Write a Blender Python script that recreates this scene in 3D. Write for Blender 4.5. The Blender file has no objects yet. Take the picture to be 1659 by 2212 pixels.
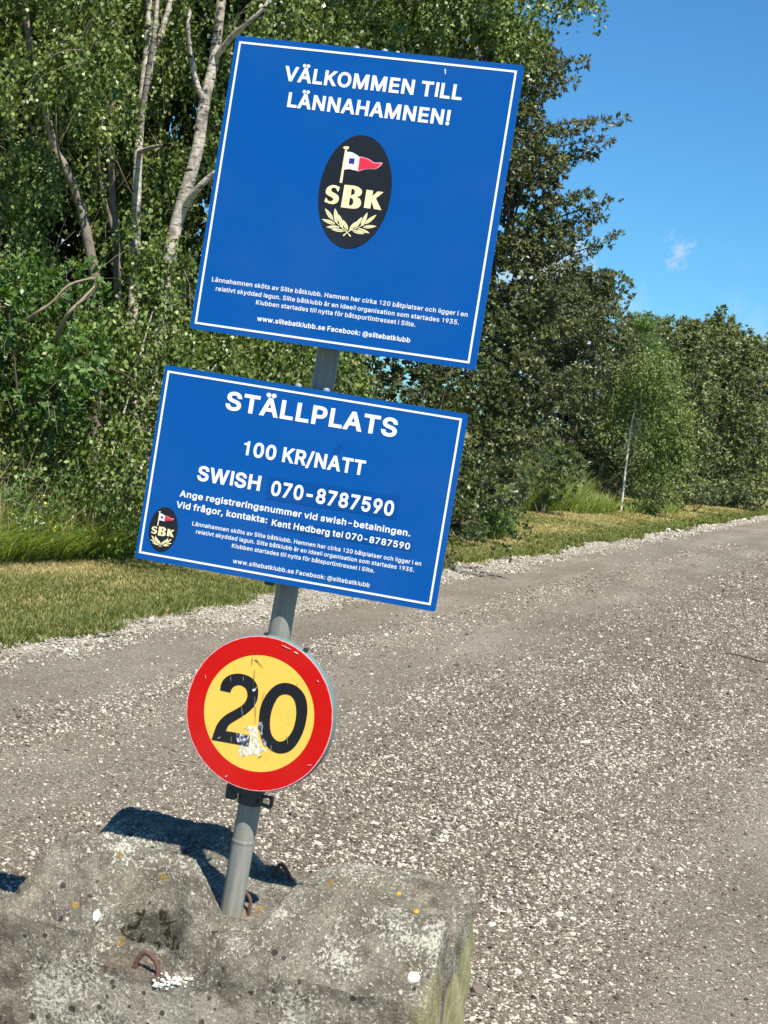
import bpy, math, random
import numpy as np
from mathutils import Matrix, Vector
from mathutils.geometry import delaunay_2d_cdt

sc = bpy.context.scene
COL = sc.collection
R = math.radians

# ------------------------------------------------------------------ camera
PW, PH, PF = 1659.0, 2212.0, 3292.0          # working pixel frame and focal length in it
CAM_H = 1.90
ROLL = R(8.6)
CR, SR = math.cos(ROLL), math.sin(ROLL)
_hx, _hy = 1650 - PW / 2, 1000 - PH / 2
PITCH = math.atan((_hx * SR - _hy * CR) / PF)
CP, SP = math.cos(PITCH), math.sin(PITCH)

def ray(x, y):
    dx, dy = x - PW / 2, y - PH / 2
    u, v = dx * CR + dy * SR, -dx * SR + dy * CR
    d = np.array([u, PF * CP - v * SP, -(v * CP + PF * SP)])
    return d / np.linalg.norm(d)

def at(x, y, Y):
    d = ray(x, y)
    return d * (Y / d[1]) + np.array([0, 0, CAM_H])

def onground(x, y, z=0.0):
    d = ray(x, y)
    return d * ((z - CAM_H) / d[2]) + np.array([0, 0, CAM_H])

cam = bpy.data.cameras.new('camera')
cam.sensor_fit = 'VERTICAL'
cam.sensor_height = 24.0
cam.lens = 24.0 * PF / PH
cam.clip_start, cam.clip_end = 0.05, 5000
camo = bpy.data.objects.new('camera', cam)
COL.objects.link(camo)
_vd = Vector((0, -SP, -CP)); _vu = Vector((1, 0, 0))
_right = _vu * CR - _vd * SR
_up = -(_vu * SR + _vd * CR)
_back = _right.cross(_up)
camo.matrix_world = Matrix(((_right.x, _up.x, _back.x, 0), (_right.y, _up.y, _back.y, 0),
                            (_right.z, _up.z, _back.z, CAM_H), (0, 0, 0, 1)))
sc.camera = camo

# ------------------------------------------------------------------ light
SUN_EL, SUN_AZ = R(59.3), R(26)                # azimuth: to the right of straight-behind the camera
sun_dir = Vector((math.sin(SUN_AZ) * math.cos(SUN_EL), -math.cos(SUN_AZ) * math.cos(SUN_EL), math.sin(SUN_EL)))
sl = bpy.data.lights.new('sun', 'SUN')
sl.energy = 5.0
sl.angle = R(0.55)
sl.color = (1.0, 0.945, 0.85)
so = bpy.data.objects.new('sun', sl)
COL.objects.link(so)
so.rotation_euler = sun_dir.to_track_quat('Z', 'Y').to_euler()
so.location = (6, -8, 14)

sc.view_settings.view_transform = 'Standard'
sc.view_settings.look = 'None'
sc.view_settings.gamma = 1
sc.view_settings.use_curve_mapping = False
sc.view_settings.exposure = 0.72

W = bpy.data.worlds.new('World')
sc.world = W
W.use_nodes = True
nt = W.node_tree
nt.nodes.clear()
def N(t, typ, **kw):
    n = t.nodes.new(typ)
    for k, v in kw.items():
        setattr(n, k, v)
    return n
def mathn(t, op, a, b=None, c=None, clamp=False):
    n = N(t, 'ShaderNodeMath', operation=op, use_clamp=clamp)
    for i, v in enumerate((a, b, c)):
        if v is None: continue
        if isinstance(v, (int, float)): n.inputs[i].default_value = v
        else: t.links.new(v, n.inputs[i])
    return n.outputs[0]
sky = N(nt, 'ShaderNodeTexSky', sky_type='NISHITA')
sky.sun_disc = False
sky.sun_elevation = SUN_EL
sky.sun_rotation = math.atan2(sun_dir.x, sun_dir.y)
sky.air_density, sky.dust_density, sky.ozone_density = 1.0, 0.25, 2.6
SKY_TINT = (0.50, 1.06, 1.44)
tint = N(nt, 'ShaderNodeMix', data_type='RGBA', blend_type='MULTIPLY')
tint.inputs['Factor'].default_value = 1
tint.inputs['B'].default_value = (*SKY_TINT, 1)
nt.links.new(sky.outputs[0], tint.inputs['A'])
tc = N(nt, 'ShaderNodeTexCoord')
# small fair-weather clouds: soft puffs at their directions in the sky, frayed by noise
nz = N(nt, 'ShaderNodeTexNoise'); nz.inputs['Scale'].default_value = 38; nz.inputs['Detail'].default_value = 6
nt.links.new(tc.outputs['Generated'], nz.inputs['Vector'])
nz2 = N(nt, 'ShaderNodeTexNoise'); nz2.inputs['Scale'].default_value = 7; nz2.inputs['Detail'].default_value = 7
mpg = N(nt, 'ShaderNodeMapping'); mpg.inputs['Scale'].default_value = (1, 1, 3.2)
nt.links.new(tc.outputs['Generated'], mpg.inputs[0]); nt.links.new(mpg.outputs[0], nz2.inputs['Vector'])
mask = None
for (px, py, rad, amt) in ((1464, 545, .0115, .42), (1180, 566, .026, .95), (1225, 575, .016, .9), (1130, 700, .05, .9), (1245, 745, .03, .85),
                           (60, 520, .05, .8), (150, 560, .04, .8), (1365, 664, .016, .16), (1590, 660, .02, .10), (1640, 700, .02, .15), (560, 640, .06, .8)):
    d = ray(px, py)
    nzc = N(nt, 'ShaderNodeTexNoise'); nzc.inputs['Scale'].default_value = 1.1 / rad; nzc.inputs['Detail'].default_value = 7; nzc.inputs['Roughness'].default_value = .6
    nt.links.new(tc.outputs['Generated'], nzc.inputs['Vector'])
    fray = mathn(nt, 'MULTIPLY', mathn(nt, 'SUBTRACT', nzc.outputs[0], 0.56), 3.2)
    dist = N(nt, 'ShaderNodeVectorMath', operation='DISTANCE')
    nt.links.new(tc.outputs['Generated'], dist.inputs[0]); dist.inputs[1].default_value = tuple(d)
    v = mathn(nt, 'SUBTRACT', 1.0, mathn(nt, 'DIVIDE', dist.outputs['Value'], rad))
    v = mathn(nt, 'MULTIPLY', mathn(nt, 'MULTIPLY', mathn(nt, 'ADD', v, fray), 1.7, clamp=True), amt)
    v = mathn(nt, 'MAXIMUM', v, 0.0)
    mask = v if mask is None else mathn(nt, 'MAXIMUM', mask, v)
sep = N(nt, 'ShaderNodeSeparateXYZ'); nt.links.new(tc.outputs['Generated'], sep.inputs[0])
low = mathn(nt, 'SUBTRACT', 1.0, mathn(nt, 'MULTIPLY', mathn(nt, 'ABSOLUTE', mathn(nt, 'SUBTRACT', sep.outputs[2], 0.06)), 12.0), clamp=True)
wisps = mathn(nt, 'MULTIPLY', mathn(nt, 'MULTIPLY', mathn(nt, 'SUBTRACT', nz2.outputs[0], 0.56), 3.0, clamp=True), mathn(nt, 'MULTIPLY', low, 0.22))
mask = mathn(nt, 'MAXIMUM', mask, wisps)
cm = N(nt, 'ShaderNodeMix', data_type='RGBA')
nt.links.new(mask, cm.inputs['Factor']); nt.links.new(tint.outputs['Result'], cm.inputs['A'])
cm.inputs['B'].default_value = (8.2, 8.6, 9.2, 1)
bg = N(nt, 'ShaderNodeBackground')
bg.inputs['Strength'].default_value = 0.062
nt.links.new(cm.outputs['Result'], bg.inputs['Color'])
wo = N(nt, 'ShaderNodeOutputWorld')
nt.links.new(bg.outputs[0], wo.inputs['Surface'])

rng = np.random.default_rng(7)
random.seed(7)

# ------------------------------------------------------------------ material helpers
def new_mat(name):
    m = bpy.data.materials.new(name)
    m.use_nodes = True
    t = m.node_tree
    b = t.nodes['Principled BSDF']
    return m, t, b
def simple(name, col, rough=0.5, metal=0.0, spec=0.5, bump=None, bscale=60, var=0.0, vscale=8):
    m, t, b = new_mat(name)
    b.inputs['Base Color'].default_value = (*col, 1)
    b.inputs['Roughness'].default_value = rough
    b.inputs['Metallic'].default_value = metal
    b.inputs['Specular IOR Level'].default_value = spec
    tcn = N(t, 'ShaderNodeTexCoord')
    if var:
        n = N(t, 'ShaderNodeTexNoise'); n.inputs['Scale'].default_value = vscale; n.inputs['Detail'].default_value = 6
        t.links.new(tcn.outputs['Object'], n.inputs['Vector'])
        r = N(t, 'ShaderNodeMix', data_type='RGBA')
        r.inputs['A'].default_value = (*[c * (1 - var) for c in col], 1)
        r.inputs['B'].default_value = (*[min(1, c * (1 + var)) for c in col], 1)
        t.links.new(n.outputs[0], r.inputs['Factor'])
        t.links.new(r.outputs['Result'], b.inputs['Base Color'])
    if bump:
        n = N(t, 'ShaderNodeTexNoise'); n.inputs['Scale'].default_value = bscale; n.inputs['Detail'].default_value = 5
        t.links.new(tcn.outputs['Object'], n.inputs['Vector'])
        bp = N(t, 'ShaderNodeBump'); bp.inputs['Strength'].default_value = bump; bp.inputs['Distance'].default_value = 0.004
        t.links.new(n.outputs[0], bp.inputs['Height']); t.links.new(bp.outputs[0], b.inputs['Normal'])
    return m
def ramp(t, fac, stops, interp='LINEAR'):
    r = N(t, 'ShaderNodeValToRGB')
    r.color_ramp.interpolation = interp
    e = r.color_ramp.elements
    while len(e) < len(stops): e.new(0.5)
    for k, (p, c) in enumerate(stops):
        e[k].position = p
        e[k].color = (*c, 1) if len(c) == 3 else c
    t.links.new(fac, r.inputs[0])
    return r.outputs[0]
def noise(t, vec, scale, detail=4, rough=0.55, dist=0.0):
    n = N(t, 'ShaderNodeTexNoise')
    n.inputs['Scale'].default_value = scale; n.inputs['Detail'].default_value = detail
    n.inputs['Roughness'].default_value = rough; n.inputs['Distortion'].default_value = dist
    t.links.new(vec, n.inputs['Vector'])
    return n
def voro(t, vec, scale, feature='F1', rnd=1.0):
    n = N(t, 'ShaderNodeTexVoronoi', feature=feature)
    n.inputs['Scale'].default_value = scale; n.inputs['Randomness'].default_value = rnd
    t.links.new(vec, n.inputs['Vector'])
    return n
def mixc(t, fac, a, b, blend='MIX'):
    n = N(t, 'ShaderNodeMix', data_type='RGBA', blend_type=blend)
    for s, v in (('Factor', fac), ('A', a), ('B', b)):
        if isinstance(v, (int, float)): n.inputs[s].default_value = v
        elif isinstance(v, tuple): n.inputs[s].default_value = (*v, 1)
        else: t.links.new(v, n.inputs[s])
    return n.outputs['Result']

def leaf_mat(name, ca, cb, cc, rough=0.42, trans=0.35, spec=0.5, back=None):
    """ca..cc: colours picked leaf by leaf."""
    m, t, b = new_mat(name)
    g = N(t, 'ShaderNodeNewGeometry')
    col = ramp(t, g.outputs['Random Per Island'], [(0.0, ca), (0.55, cb), (1.0, cc)])
    if back:
        col = mixc(t, g.outputs['Backfacing'], col, back)
    b.inputs['Roughness'].default_value = rough
    b.inputs['Specular IOR Level'].default_value = spec
    t.links.new(col, b.inputs['Base Color'])
    tr = N(t, 'ShaderNodeBsdfTranslucent')
    tcol = mixc(t, 1.0, col, (1.5, 1.55, 0.55), 'MULTIPLY')
    t.links.new(tcol, tr.inputs['Color'])
    mx = N(t, 'ShaderNodeMixShader'); mx.inputs[0].default_value = trans
    t.links.new(b.outputs[0], mx.inputs[1]); t.links.new(tr.outputs[0], mx.inputs[2])
    t.links.new(mx.outputs[0], t.nodes['Material Output'].inputs['Surface'])
    return m

# ------------------------------------------------------------------ object helpers
def link(name, me, mat=None, parent=None, loc=None, smooth=False):
    o = bpy.data.objects.new(name, me)
    COL.objects.link(o)
    if mat is not None: me.materials.append(mat)
    if parent is not None: o.parent = parent
    if loc is not None: o.location = loc
    if smooth: me.shade_smooth()
    return o
def tag(o, label=None, cat=None, group=None, kind=None):
    if label: o['label'] = label
    if cat: o['category'] = cat
    if group: o['group'] = group
    if kind: o['kind'] = kind
    return o
def empty(name, loc=(0, 0, 0), rot=(0, 0, 0)):
    o = bpy.data.objects.new(name, None)
    COL.objects.link(o)
    o.location = loc; o.rotation_euler = rot
    o.empty_display_size = 0.1
    return o
def mesh(name, V, F):
    me = bpy.data.meshes.new(name)
    me.from_pydata([tuple(map(float, v)) for v in V], [], [tuple(f) for f in F])
    me.update()
    return me
def fast_mesh(name, V, Q, k):
    """V (n,3), Q (m,k) index array of k-gons"""
    me = bpy.data.meshes.new(name)
    V = np.ascontiguousarray(V, dtype=np.float32); Q = np.ascontiguousarray(Q, dtype=np.int32)
    me.vertices.add(len(V)); me.vertices.foreach_set('co', V.ravel())
    me.loops.add(Q.size); me.loops.foreach_set('vertex_index', Q.ravel())
    me.polygons.add(len(Q))
    me.polygons.foreach_set('loop_start', np.arange(0, Q.size, k, dtype=np.int32))
    me.update(calc_edges=True)
    return me
class MB:
    def __init__(s): s.V = []; s.F = []
    def add(s, V, F):
        o = len(s.V); s.V += [tuple(v) for v in V]; s.F += [tuple(i + o for i in f) for f in F]
    def box(s, c, h, rot=None, ch=0.0):
        """centre, half sizes, optional 3x3; ch = chamfer"""
        x, y, z = h
        if ch <= 0:
            V = [(a * x, b * y, d * z) for a in (-1, 1) for b in (-1, 1) for d in (-1, 1)]
            F = [(0, 1, 3, 2), (4, 6, 7, 5), (0, 4, 5, 1), (2, 3, 7, 6), (0, 2, 6, 4), (1, 5, 7, 3)]
        else:
            prof = [(x - ch, -z), (x, -z + ch), (x, z - ch), (x - ch, z), (-x + ch, z), (-x, z - ch), (-x, -z + ch), (-x + ch, -z)]
            V = [(p[0], -y, p[1]) for p in prof] + [(p[0], y, p[1]) for p in prof]
            F = [tuple(range(8)), tuple(range(15, 7, -1))] + [(i, i + 8, (i + 1) % 8 + 8, (i + 1) % 8) for i in range(8)]
        if rot is not None: V = [tuple(np.asarray(rot) @ np.array(v)) for v in V]
        s.add([(v[0] + c[0], v[1] + c[1], v[2] + c[2]) for v in V], F)
    def tube(s, P, r, n=10, caps=True):
        P = [np.array(p, float) for p in P]
        if not hasattr(r, '__len__'): r = [r] * len(P)
        ref = np.array([0.13, 0.31, 0.94]); V = []
        t0 = P[1] - P[0]; t0 /= np.linalg.norm(t0)
        if abs(np.dot(ref, t0)) > .9: ref = np.array([1, 0.1, 0])
        a = np.cross(t0, ref); a /= np.linalg.norm(a)
        for i, p in enumerate(P):
            tg = P[min(i + 1, len(P) - 1)] - P[max(i - 1, 0)]; tg /= np.linalg.norm(tg)
            a = a - tg * np.dot(a, tg); a /= np.linalg.norm(a); b = np.cross(tg, a)
            for k in range(n):
                an = 2 * math.pi * k / n
                V.append(p + r[i] * (a * math.cos(an) + b * math.sin(an)))
        F = [(i * n + k, i * n + (k + 1) % n, (i + 1) * n + (k + 1) % n, (i + 1) * n + k) for i in range(len(P) - 1) for k in range(n)]
        if caps:
            m_ = len(V); V += V[:n] + V[(len(P) - 1) * n:len(P) * n]
            F += [tuple(m_ + k for k in range(n))[::-1], tuple(m_ + n + k for k in range(n))]
        s.add(V, F)
    def build(s, name, mat, parent=None, smooth=False, loc=None):
        return link(name, mesh(name, s.V, s.F), mat, parent, loc, smooth)
def catmull(P, k=4, closed=True):
    P = [np.array(p, float) for p in P]; n = len(P); out = []
    rngi = range(n) if closed else range(n - 1)
    for i in rngi:
        if closed: p0, p1, p2, p3 = P[i - 1], P[i], P[(i + 1) % n], P[(i + 2) % n]
        else: p0, p1, p2, p3 = P[max(i - 1, 0)], P[i], P[i + 1], P[min(i + 2, n - 1)]
        for j in range(k):
            t = j / k
            out.append(.5 * (2 * p1 + (p2 - p0) * t + (2 * p0 - 5 * p1 + 4 * p2 - p3) * t * t + (3 * p1 - p0 - 3 * p2 + p3) * t ** 3))
    if not closed: out.append(P[-1])
    return out
def winding(polys, q):
    w = 0
    for P in polys:
        x0, y0 = P[:, 0] - q[0], P[:, 1] - q[1]
        x1, y1 = np.roll(x0, -1), np.roll(y0, -1)
        cr = x0 * y1 - x1 * y0
        w += int(np.sum((y0 <= 0) & (y1 > 0) & (cr > 0))) - int(np.sum((y0 > 0) & (y1 <= 0) & (cr < 0)))
    return w
def fill(polys, rule='nonzero'):
    """triangulate flat shapes -> (pts, tris)"""
    polys = [np.array(p, float)[:, :2] for p in polys]
    co = []; ed = []
    for P in polys:
        o = len(co); co += [Vector(p) for p in P]; ed += [(o + i, o + (i + 1) % len(P)) for i in range(len(P))]
    r = delaunay_2d_cdt(co, ed, [], 0, 1e-6)
    pts = np.array([tuple(v) for v in r[0]]); tris = []
    for f in r[2]:
        c = pts[list(f)].mean(0)
        w = winding(polys, c)
        if (w != 0 if rule == 'nonzero' else w % 2): tris.append(tuple(f))
    return pts, tris
def solid(name, polys, y_front, thick, mat, parent, rule='nonzero'):
    """flat shape in the XZ plane facing -Y, with a little real thickness"""
    pts, tris = fill(polys, rule)
    n = len(pts)
    V = [(p[0], y_front, p[1]) for p in pts] + [(p[0], y_front + thick, p[1]) for p in pts]
    F = []; cnt = {}
    for t in tris:
        F.append(t); F.append(tuple(i + n for i in t[::-1]))
        for a, b in ((t[0], t[1]), (t[1], t[2]), (t[2], t[0])): cnt[(a, b)] = 1
    for (a, b) in list(cnt):
        if (b, a) not in cnt: F.append((b, a, a + n, b + n))
    return link(name, mesh(name, V, F), mat, parent)

# ------------------------------------------------------------------ letter outlines and emblem shapes
GLYPHS = {   # advance, then closed outlines as x, y pairs in thousandths of the letter size
'!': (0.2311, [[42, 134, 37, 535, 158, 535, 153, 134], [98, -31, 70, -26, 47, -10, 31, 13, 26, 41, 31, 69, 47, 92, 70, 108, 98, 113, 126, 108, 149, 92, 165, 68, 170, 41, 165, 14, 149, -10, 126, -26]]),
',': (0.2229, [[7, -146, 46, 97, 171, 97, 104, -146]]),
'-': (0.4882, [[363, 270, 363, 162, 88, 162, 88, 270]]),
'.': (0.2229, [[95, -31, 68, -26, 44, -10, 28, 13, 23, 41, 28, 69, 44, 92, 68, 108, 95, 113, 123, 108, 146, 92, 162, 69, 168, 41, 162, 14, 146, -10, 123, -26]]),
'/': (0.2843, [[269, 558, 91, -102, -20, -102, 158, 558]]),
'0': (0.4882, [[227, -33, 186, -29, 148, -17, 114, 3, 85, 31, 62, 65, 44, 104, 32, 150, 24, 199, 22, 254, 24, 309, 32, 359, 45, 404, 63, 444, 86, 478, 114, 505, 148, 526, 186, 538, 227, 542, 268, 538, 306, 526, 339, 505, 368, 478, 391, 444, 408, 404, 421, 359, 429, 309, 431, 254, 429, 199, 422, 150, 409, 104, 391, 65, 368, 31, 339, 3, 306, -17, 268, -29], [227, 76, 244, 78, 259, 83, 272, 93, 285, 108, 296, 127, 305, 151, 312, 181, 316, 215, 318, 254, 316, 293, 312, 328, 305, 358, 296, 382, 285, 402, 272, 416, 259, 426, 244, 432, 227, 433, 209, 431, 194, 426, 181, 416, 168, 402, 157, 382, 148, 358, 141, 328, 137, 293, 135, 254, 137, 215, 141, 181, 148, 151, 157, 127, 168, 108, 181, 93, 194, 83, 209, 78]]),
'1': (0.453, [[200, 0, 305, 0, 305, 530, 225, 530, 200, 480, 150, 450, 80, 440, 80, 370, 200, 370]]),
'2': (0.4882, [[38, -26, 38, 58, 215, 246, 262, 299, 272, 312, 281, 326, 287, 337, 292, 354, 294, 371, 292, 390, 285, 405, 275, 416, 261, 426, 250, 430, 238, 432, 224, 434, 209, 432, 196, 430, 186, 425, 172, 414, 162, 400, 157, 390, 154, 377, 151, 336, 38, 336, 42, 396, 50, 427, 64, 456, 82, 481, 104, 502, 131, 519, 160, 532, 192, 539, 225, 542, 258, 539, 290, 532, 318, 520, 344, 503, 366, 483, 383, 459, 396, 432, 404, 403, 407, 373, 406, 351, 402, 329, 395, 308, 386, 287, 373, 266, 356, 242, 286, 162, 178, 50, 178, 83, 415, 83, 415, -26]]),
'3': (0.4882, [[218, -33, 184, -31, 152, -25, 122, -14, 94, 0, 70, 19, 49, 42, 33, 68, 22, 98, 14, 158, 130, 158, 139, 117, 147, 103, 159, 92, 176, 83, 188, 79, 202, 77, 218, 76, 236, 77, 251, 80, 264, 85, 276, 91, 286, 98, 293, 108, 298, 118, 302, 130, 303, 145, 302, 158, 299, 172, 293, 183, 286, 193, 276, 202, 263, 210, 247, 216, 226, 220, 200, 222, 131, 222, 131, 309, 262, 458, 262, 426, 44, 426, 44, 535, 398, 535, 398, 451, 194, 232, 185, 314, 248, 316, 286, 311, 319, 300, 348, 283, 373, 262, 393, 236, 408, 208, 416, 177, 419, 145, 416, 112, 407, 80, 392, 52, 372, 27, 348, 6, 320, -11, 288, -23, 254, -30]]),
'5': (0.4882, [[221, -33, 188, -31, 157, -24, 128, -12, 102, 3, 80, 22, 61, 46, 47, 71, 38, 99, 30, 156, 143, 156, 152, 118, 159, 104, 170, 93, 184, 84, 202, 78, 222, 76, 236, 77, 250, 81, 263, 87, 274, 95, 283, 105, 291, 116, 297, 130, 300, 145, 302, 162, 300, 179, 297, 195, 291, 209, 282, 221, 273, 231, 261, 240, 248, 246, 234, 250, 218, 251, 204, 250, 190, 248, 176, 244, 158, 236, 135, 219, 38, 230, 73, 535, 392, 535, 392, 426, 174, 426, 163, 328, 128, 328, 142, 337, 168, 349, 188, 355, 209, 358, 230, 360, 256, 358, 280, 353, 304, 345, 326, 334, 346, 320, 364, 303, 380, 284, 392, 263, 403, 240, 411, 216, 416, 190, 417, 163, 414, 128, 406, 94, 392, 63, 372, 35, 349, 12, 322, -8, 290, -22, 257, -30]]),
'7': (0.4882, [[55, -26, 297, 454, 297, 426, 36, 426, 36, 535, 416, 535, 416, 442, 181, -26]]),
'8': (0.4882, [[226, -33, 190, -31, 156, -24, 124, -12, 96, 4, 72, 23, 52, 47, 38, 74, 29, 104, 26, 135, 28, 160, 33, 184, 42, 206, 53, 227, 68, 245, 85, 262, 104, 274, 125, 284, 126, 284, 126, 249, 117, 252, 92, 270, 72, 292, 56, 320, 47, 349, 44, 380, 47, 410, 55, 438, 68, 464, 87, 487, 109, 506, 134, 521, 163, 533, 194, 540, 226, 542, 259, 540, 289, 533, 318, 521, 343, 506, 365, 487, 383, 464, 397, 438, 405, 410, 408, 380, 405, 349, 396, 320, 381, 293, 360, 270, 336, 252, 326, 249, 326, 284, 328, 284, 348, 274, 368, 261, 384, 245, 399, 227, 411, 206, 420, 184, 425, 160, 427, 135, 424, 104, 415, 74, 400, 47, 380, 23, 356, 4, 328, -12, 296, -24, 262, -31], [226, 75, 245, 76, 260, 79, 274, 84, 290, 94, 301, 106, 308, 121, 310, 139, 309, 152, 306, 164, 300, 174, 293, 184, 283, 192, 271, 200, 258, 205, 243, 208, 226, 209, 210, 208, 194, 205, 181, 200, 169, 192, 159, 184, 152, 174, 146, 164, 143, 152, 142, 139, 144, 121, 151, 106, 162, 94, 178, 84, 192, 79, 208, 76], [226, 316, 246, 318, 262, 324, 275, 332, 285, 344, 291, 358, 293, 376, 291, 393, 285, 406, 276, 418, 263, 426, 247, 432, 226, 434, 212, 433, 200, 430, 190, 426, 176, 418, 167, 406, 161, 393, 159, 376, 161, 358, 167, 344, 176, 332, 190, 324, 206, 318]]),
'9': (0.4882, [[226, 542, 261, 539, 293, 530, 323, 516, 350, 498, 372, 474, 391, 447, 404, 416, 412, 382, 415, 347, 413, 318, 407, 290, 397, 260, 382, 228, 362, 193, 337, 154, 214, -26, 87, -23, 288, 274, 350, 272, 320, 218, 305, 202, 287, 188, 266, 178, 243, 171, 218, 168, 184, 171, 153, 178, 124, 191, 99, 209, 78, 230, 60, 256, 47, 286, 40, 318, 38, 352, 40, 386, 48, 419, 62, 449, 80, 476, 103, 498, 130, 517, 160, 531, 192, 539], [226, 434, 212, 433, 199, 430, 188, 424, 178, 416, 169, 406, 161, 395, 156, 382, 152, 368, 151, 352, 152, 335, 156, 320, 161, 308, 168, 296, 177, 287, 188, 280, 199, 274, 212, 271, 226, 270, 241, 271, 254, 274, 265, 280, 276, 287, 284, 296, 292, 307, 297, 320, 300, 334, 301, 350, 300, 367, 297, 382, 291, 395, 284, 406, 275, 416, 265, 424, 254, 430, 241, 433]]),
':': (0.2229, [[95, -31, 68, -26, 44, -10, 28, 13, 23, 41, 28, 69, 44, 92, 68, 108, 95, 113, 123, 108, 146, 92, 162, 69, 168, 41, 162, 14, 146, -10, 123, -26], [95, 244, 68, 250, 44, 265, 28, 288, 23, 316, 28, 344, 44, 367, 68, 383, 95, 388, 123, 383, 146, 367, 162, 344, 168, 316, 162, 288, 146, 265, 123, 250]]),
'@': (0.7111, [[356, -155, 305, -152, 258, -145, 215, -132, 175, -115, 140, -93, 108, -66, 82, -35, 60, 0, 43, 40, 30, 83, 23, 130, 21, 179, 23, 228, 31, 274, 43, 316, 60, 355, 82, 390, 109, 422, 140, 448, 174, 471, 213, 488, 255, 501, 300, 509, 349, 511, 396, 508, 440, 500, 480, 487, 516, 469, 548, 447, 576, 421, 600, 392, 620, 360, 635, 326, 646, 290, 653, 253, 655, 215, 650, 140, 646, 114, 640, 91, 632, 68, 622, 47, 608, 28, 590, 12, 569, 0, 544, -7, 516, -9, 471, -2, 448, 7, 428, 21, 412, 40, 409, 49, 432, 49, 429, 43, 416, 28, 400, 14, 378, 2, 354, -5, 326, -7, 294, -4, 265, 5, 239, 20, 218, 39, 200, 62, 186, 89, 176, 118, 171, 149, 169, 182, 171, 215, 178, 245, 189, 274, 205, 299, 224, 320, 246, 338, 272, 352, 300, 360, 330, 363, 354, 361, 375, 356, 394, 348, 416, 334, 424, 325, 400, 325, 400, 354, 493, 354, 493, 112, 495, 97, 500, 87, 507, 81, 518, 79, 532, 82, 542, 89, 547, 98, 552, 112, 556, 130, 559, 154, 561, 182, 562, 215, 560, 242, 556, 269, 548, 294, 538, 318, 525, 340, 508, 360, 490, 378, 468, 393, 442, 406, 414, 415, 382, 421, 347, 422, 312, 421, 279, 415, 249, 406, 222, 394, 199, 378, 178, 358, 160, 336, 145, 311, 133, 282, 124, 250, 119, 216, 117, 178, 119, 140, 124, 104, 133, 72, 145, 44, 160, 19, 178, -3, 200, -22, 225, -37, 253, -50, 284, -58, 319, -64, 357, -66, 408, -61, 453, -50, 502, -34, 529, -120, 469, -139, 414, -150], [330, 84, 347, 86, 361, 89, 371, 94, 384, 107, 394, 126, 398, 142, 401, 162, 402, 185, 401, 208, 398, 227, 394, 240, 384, 255, 372, 264, 361, 268, 347, 271, 331, 272, 317, 271, 305, 267, 294, 262, 281, 248, 270, 230, 265, 217, 262, 202, 261, 184, 262, 166, 265, 148, 269, 132, 275, 118, 282, 106, 291, 96, 302, 90, 314, 86]]),
'A': (0.5148, [[-21, -26, 183, 535, 294, 535, 500, -26, 377, -26, 262, 294, 239, 364, 197, 504, 280, 504, 238, 363, 215, 294, 104, -26], [84, 116, 84, 225, 396, 225, 396, 116]]),
'E': (0.4537, [[34, -26, 34, 535, 398, 535, 398, 426, 150, 426, 150, 312, 382, 312, 382, 203, 150, 203, 150, 83, 401, 83, 401, -26]]),
'F': (0.4451, [[34, -26, 34, 535, 395, 535, 395, 426, 150, 426, 150, 304, 372, 304, 372, 195, 150, 195, 150, -26]]),
'H': (0.552, [[34, -26, 34, 535, 150, 535, 150, 315, 366, 315, 366, 535, 483, 535, 483, -26, 366, -26, 366, 206, 150, 206, 150, -26]]),
'I': (0.2, [[45, 0, 155, 0, 155, 535, 45, 535]]),
'K': (0.5018, [[86, 100, 78, 225, 119, 277, 155, 320, 192, 362, 352, 535, 494, 528, 241, 249, 238, 249], [34, -26, 34, 535, 150, 535, 150, 334, 150, 225, 150, 194, 150, -26], [359, -26, 155, 260, 229, 352, 492, -22]]),
'L': (0.4281, [[34, -26, 34, 535, 150, 535, 150, 83, 387, 83, 387, -26]]),
'M': (0.6633, [[34, -26, 34, 535, 169, 535, 302, 196, 312, 167, 324, 130, 336, 91, 356, 23, 272, 23, 293, 90, 305, 129, 318, 167, 328, 196, 458, 535, 594, 535, 594, -26, 478, -26, 478, 291, 478, 327, 479, 369, 480, 414, 482, 483, 548, 483, 522, 401, 506, 354, 492, 313, 480, 282, 360, -26, 268, -26, 146, 282, 135, 312, 120, 352, 104, 399, 76, 483, 144, 483, 146, 417, 147, 372, 148, 329, 148, 291, 148, -26]]),
'N': (0.5585, [[34, -26, 34, 535, 150, 535, 365, 196, 385, 164, 410, 119, 453, 35, 381, 24, 375, 107, 373, 157, 373, 195, 373, 535, 489, 535, 489, -26, 372, -26, 180, 276, 155, 317, 126, 368, 66, 472, 144, 484, 148, 385, 150, 329, 151, 291, 151, -26]]),
'O': (0.5684, [[267, -33, 220, -29, 177, -17, 136, 3, 101, 30, 71, 64, 46, 104, 28, 149, 18, 199, 14, 254, 18, 309, 28, 359, 46, 405, 71, 445, 101, 478, 136, 506, 177, 526, 220, 538, 267, 542, 314, 538, 357, 526, 398, 506, 433, 478, 463, 445, 487, 405, 505, 359, 516, 309, 519, 254, 516, 200, 505, 149, 487, 104, 463, 64, 433, 30, 397, 3, 357, -17, 314, -29], [267, 79, 292, 81, 314, 88, 336, 98, 354, 113, 371, 132, 385, 155, 396, 184, 402, 216, 404, 254, 402, 292, 396, 325, 385, 354, 371, 377, 354, 396, 336, 410, 314, 421, 292, 428, 267, 430, 242, 428, 219, 421, 198, 410, 179, 396, 163, 377, 149, 353, 138, 325, 132, 292, 130, 254, 132, 216, 138, 184, 149, 156, 163, 132, 179, 113, 198, 98, 219, 88, 242, 81]]),
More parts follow.
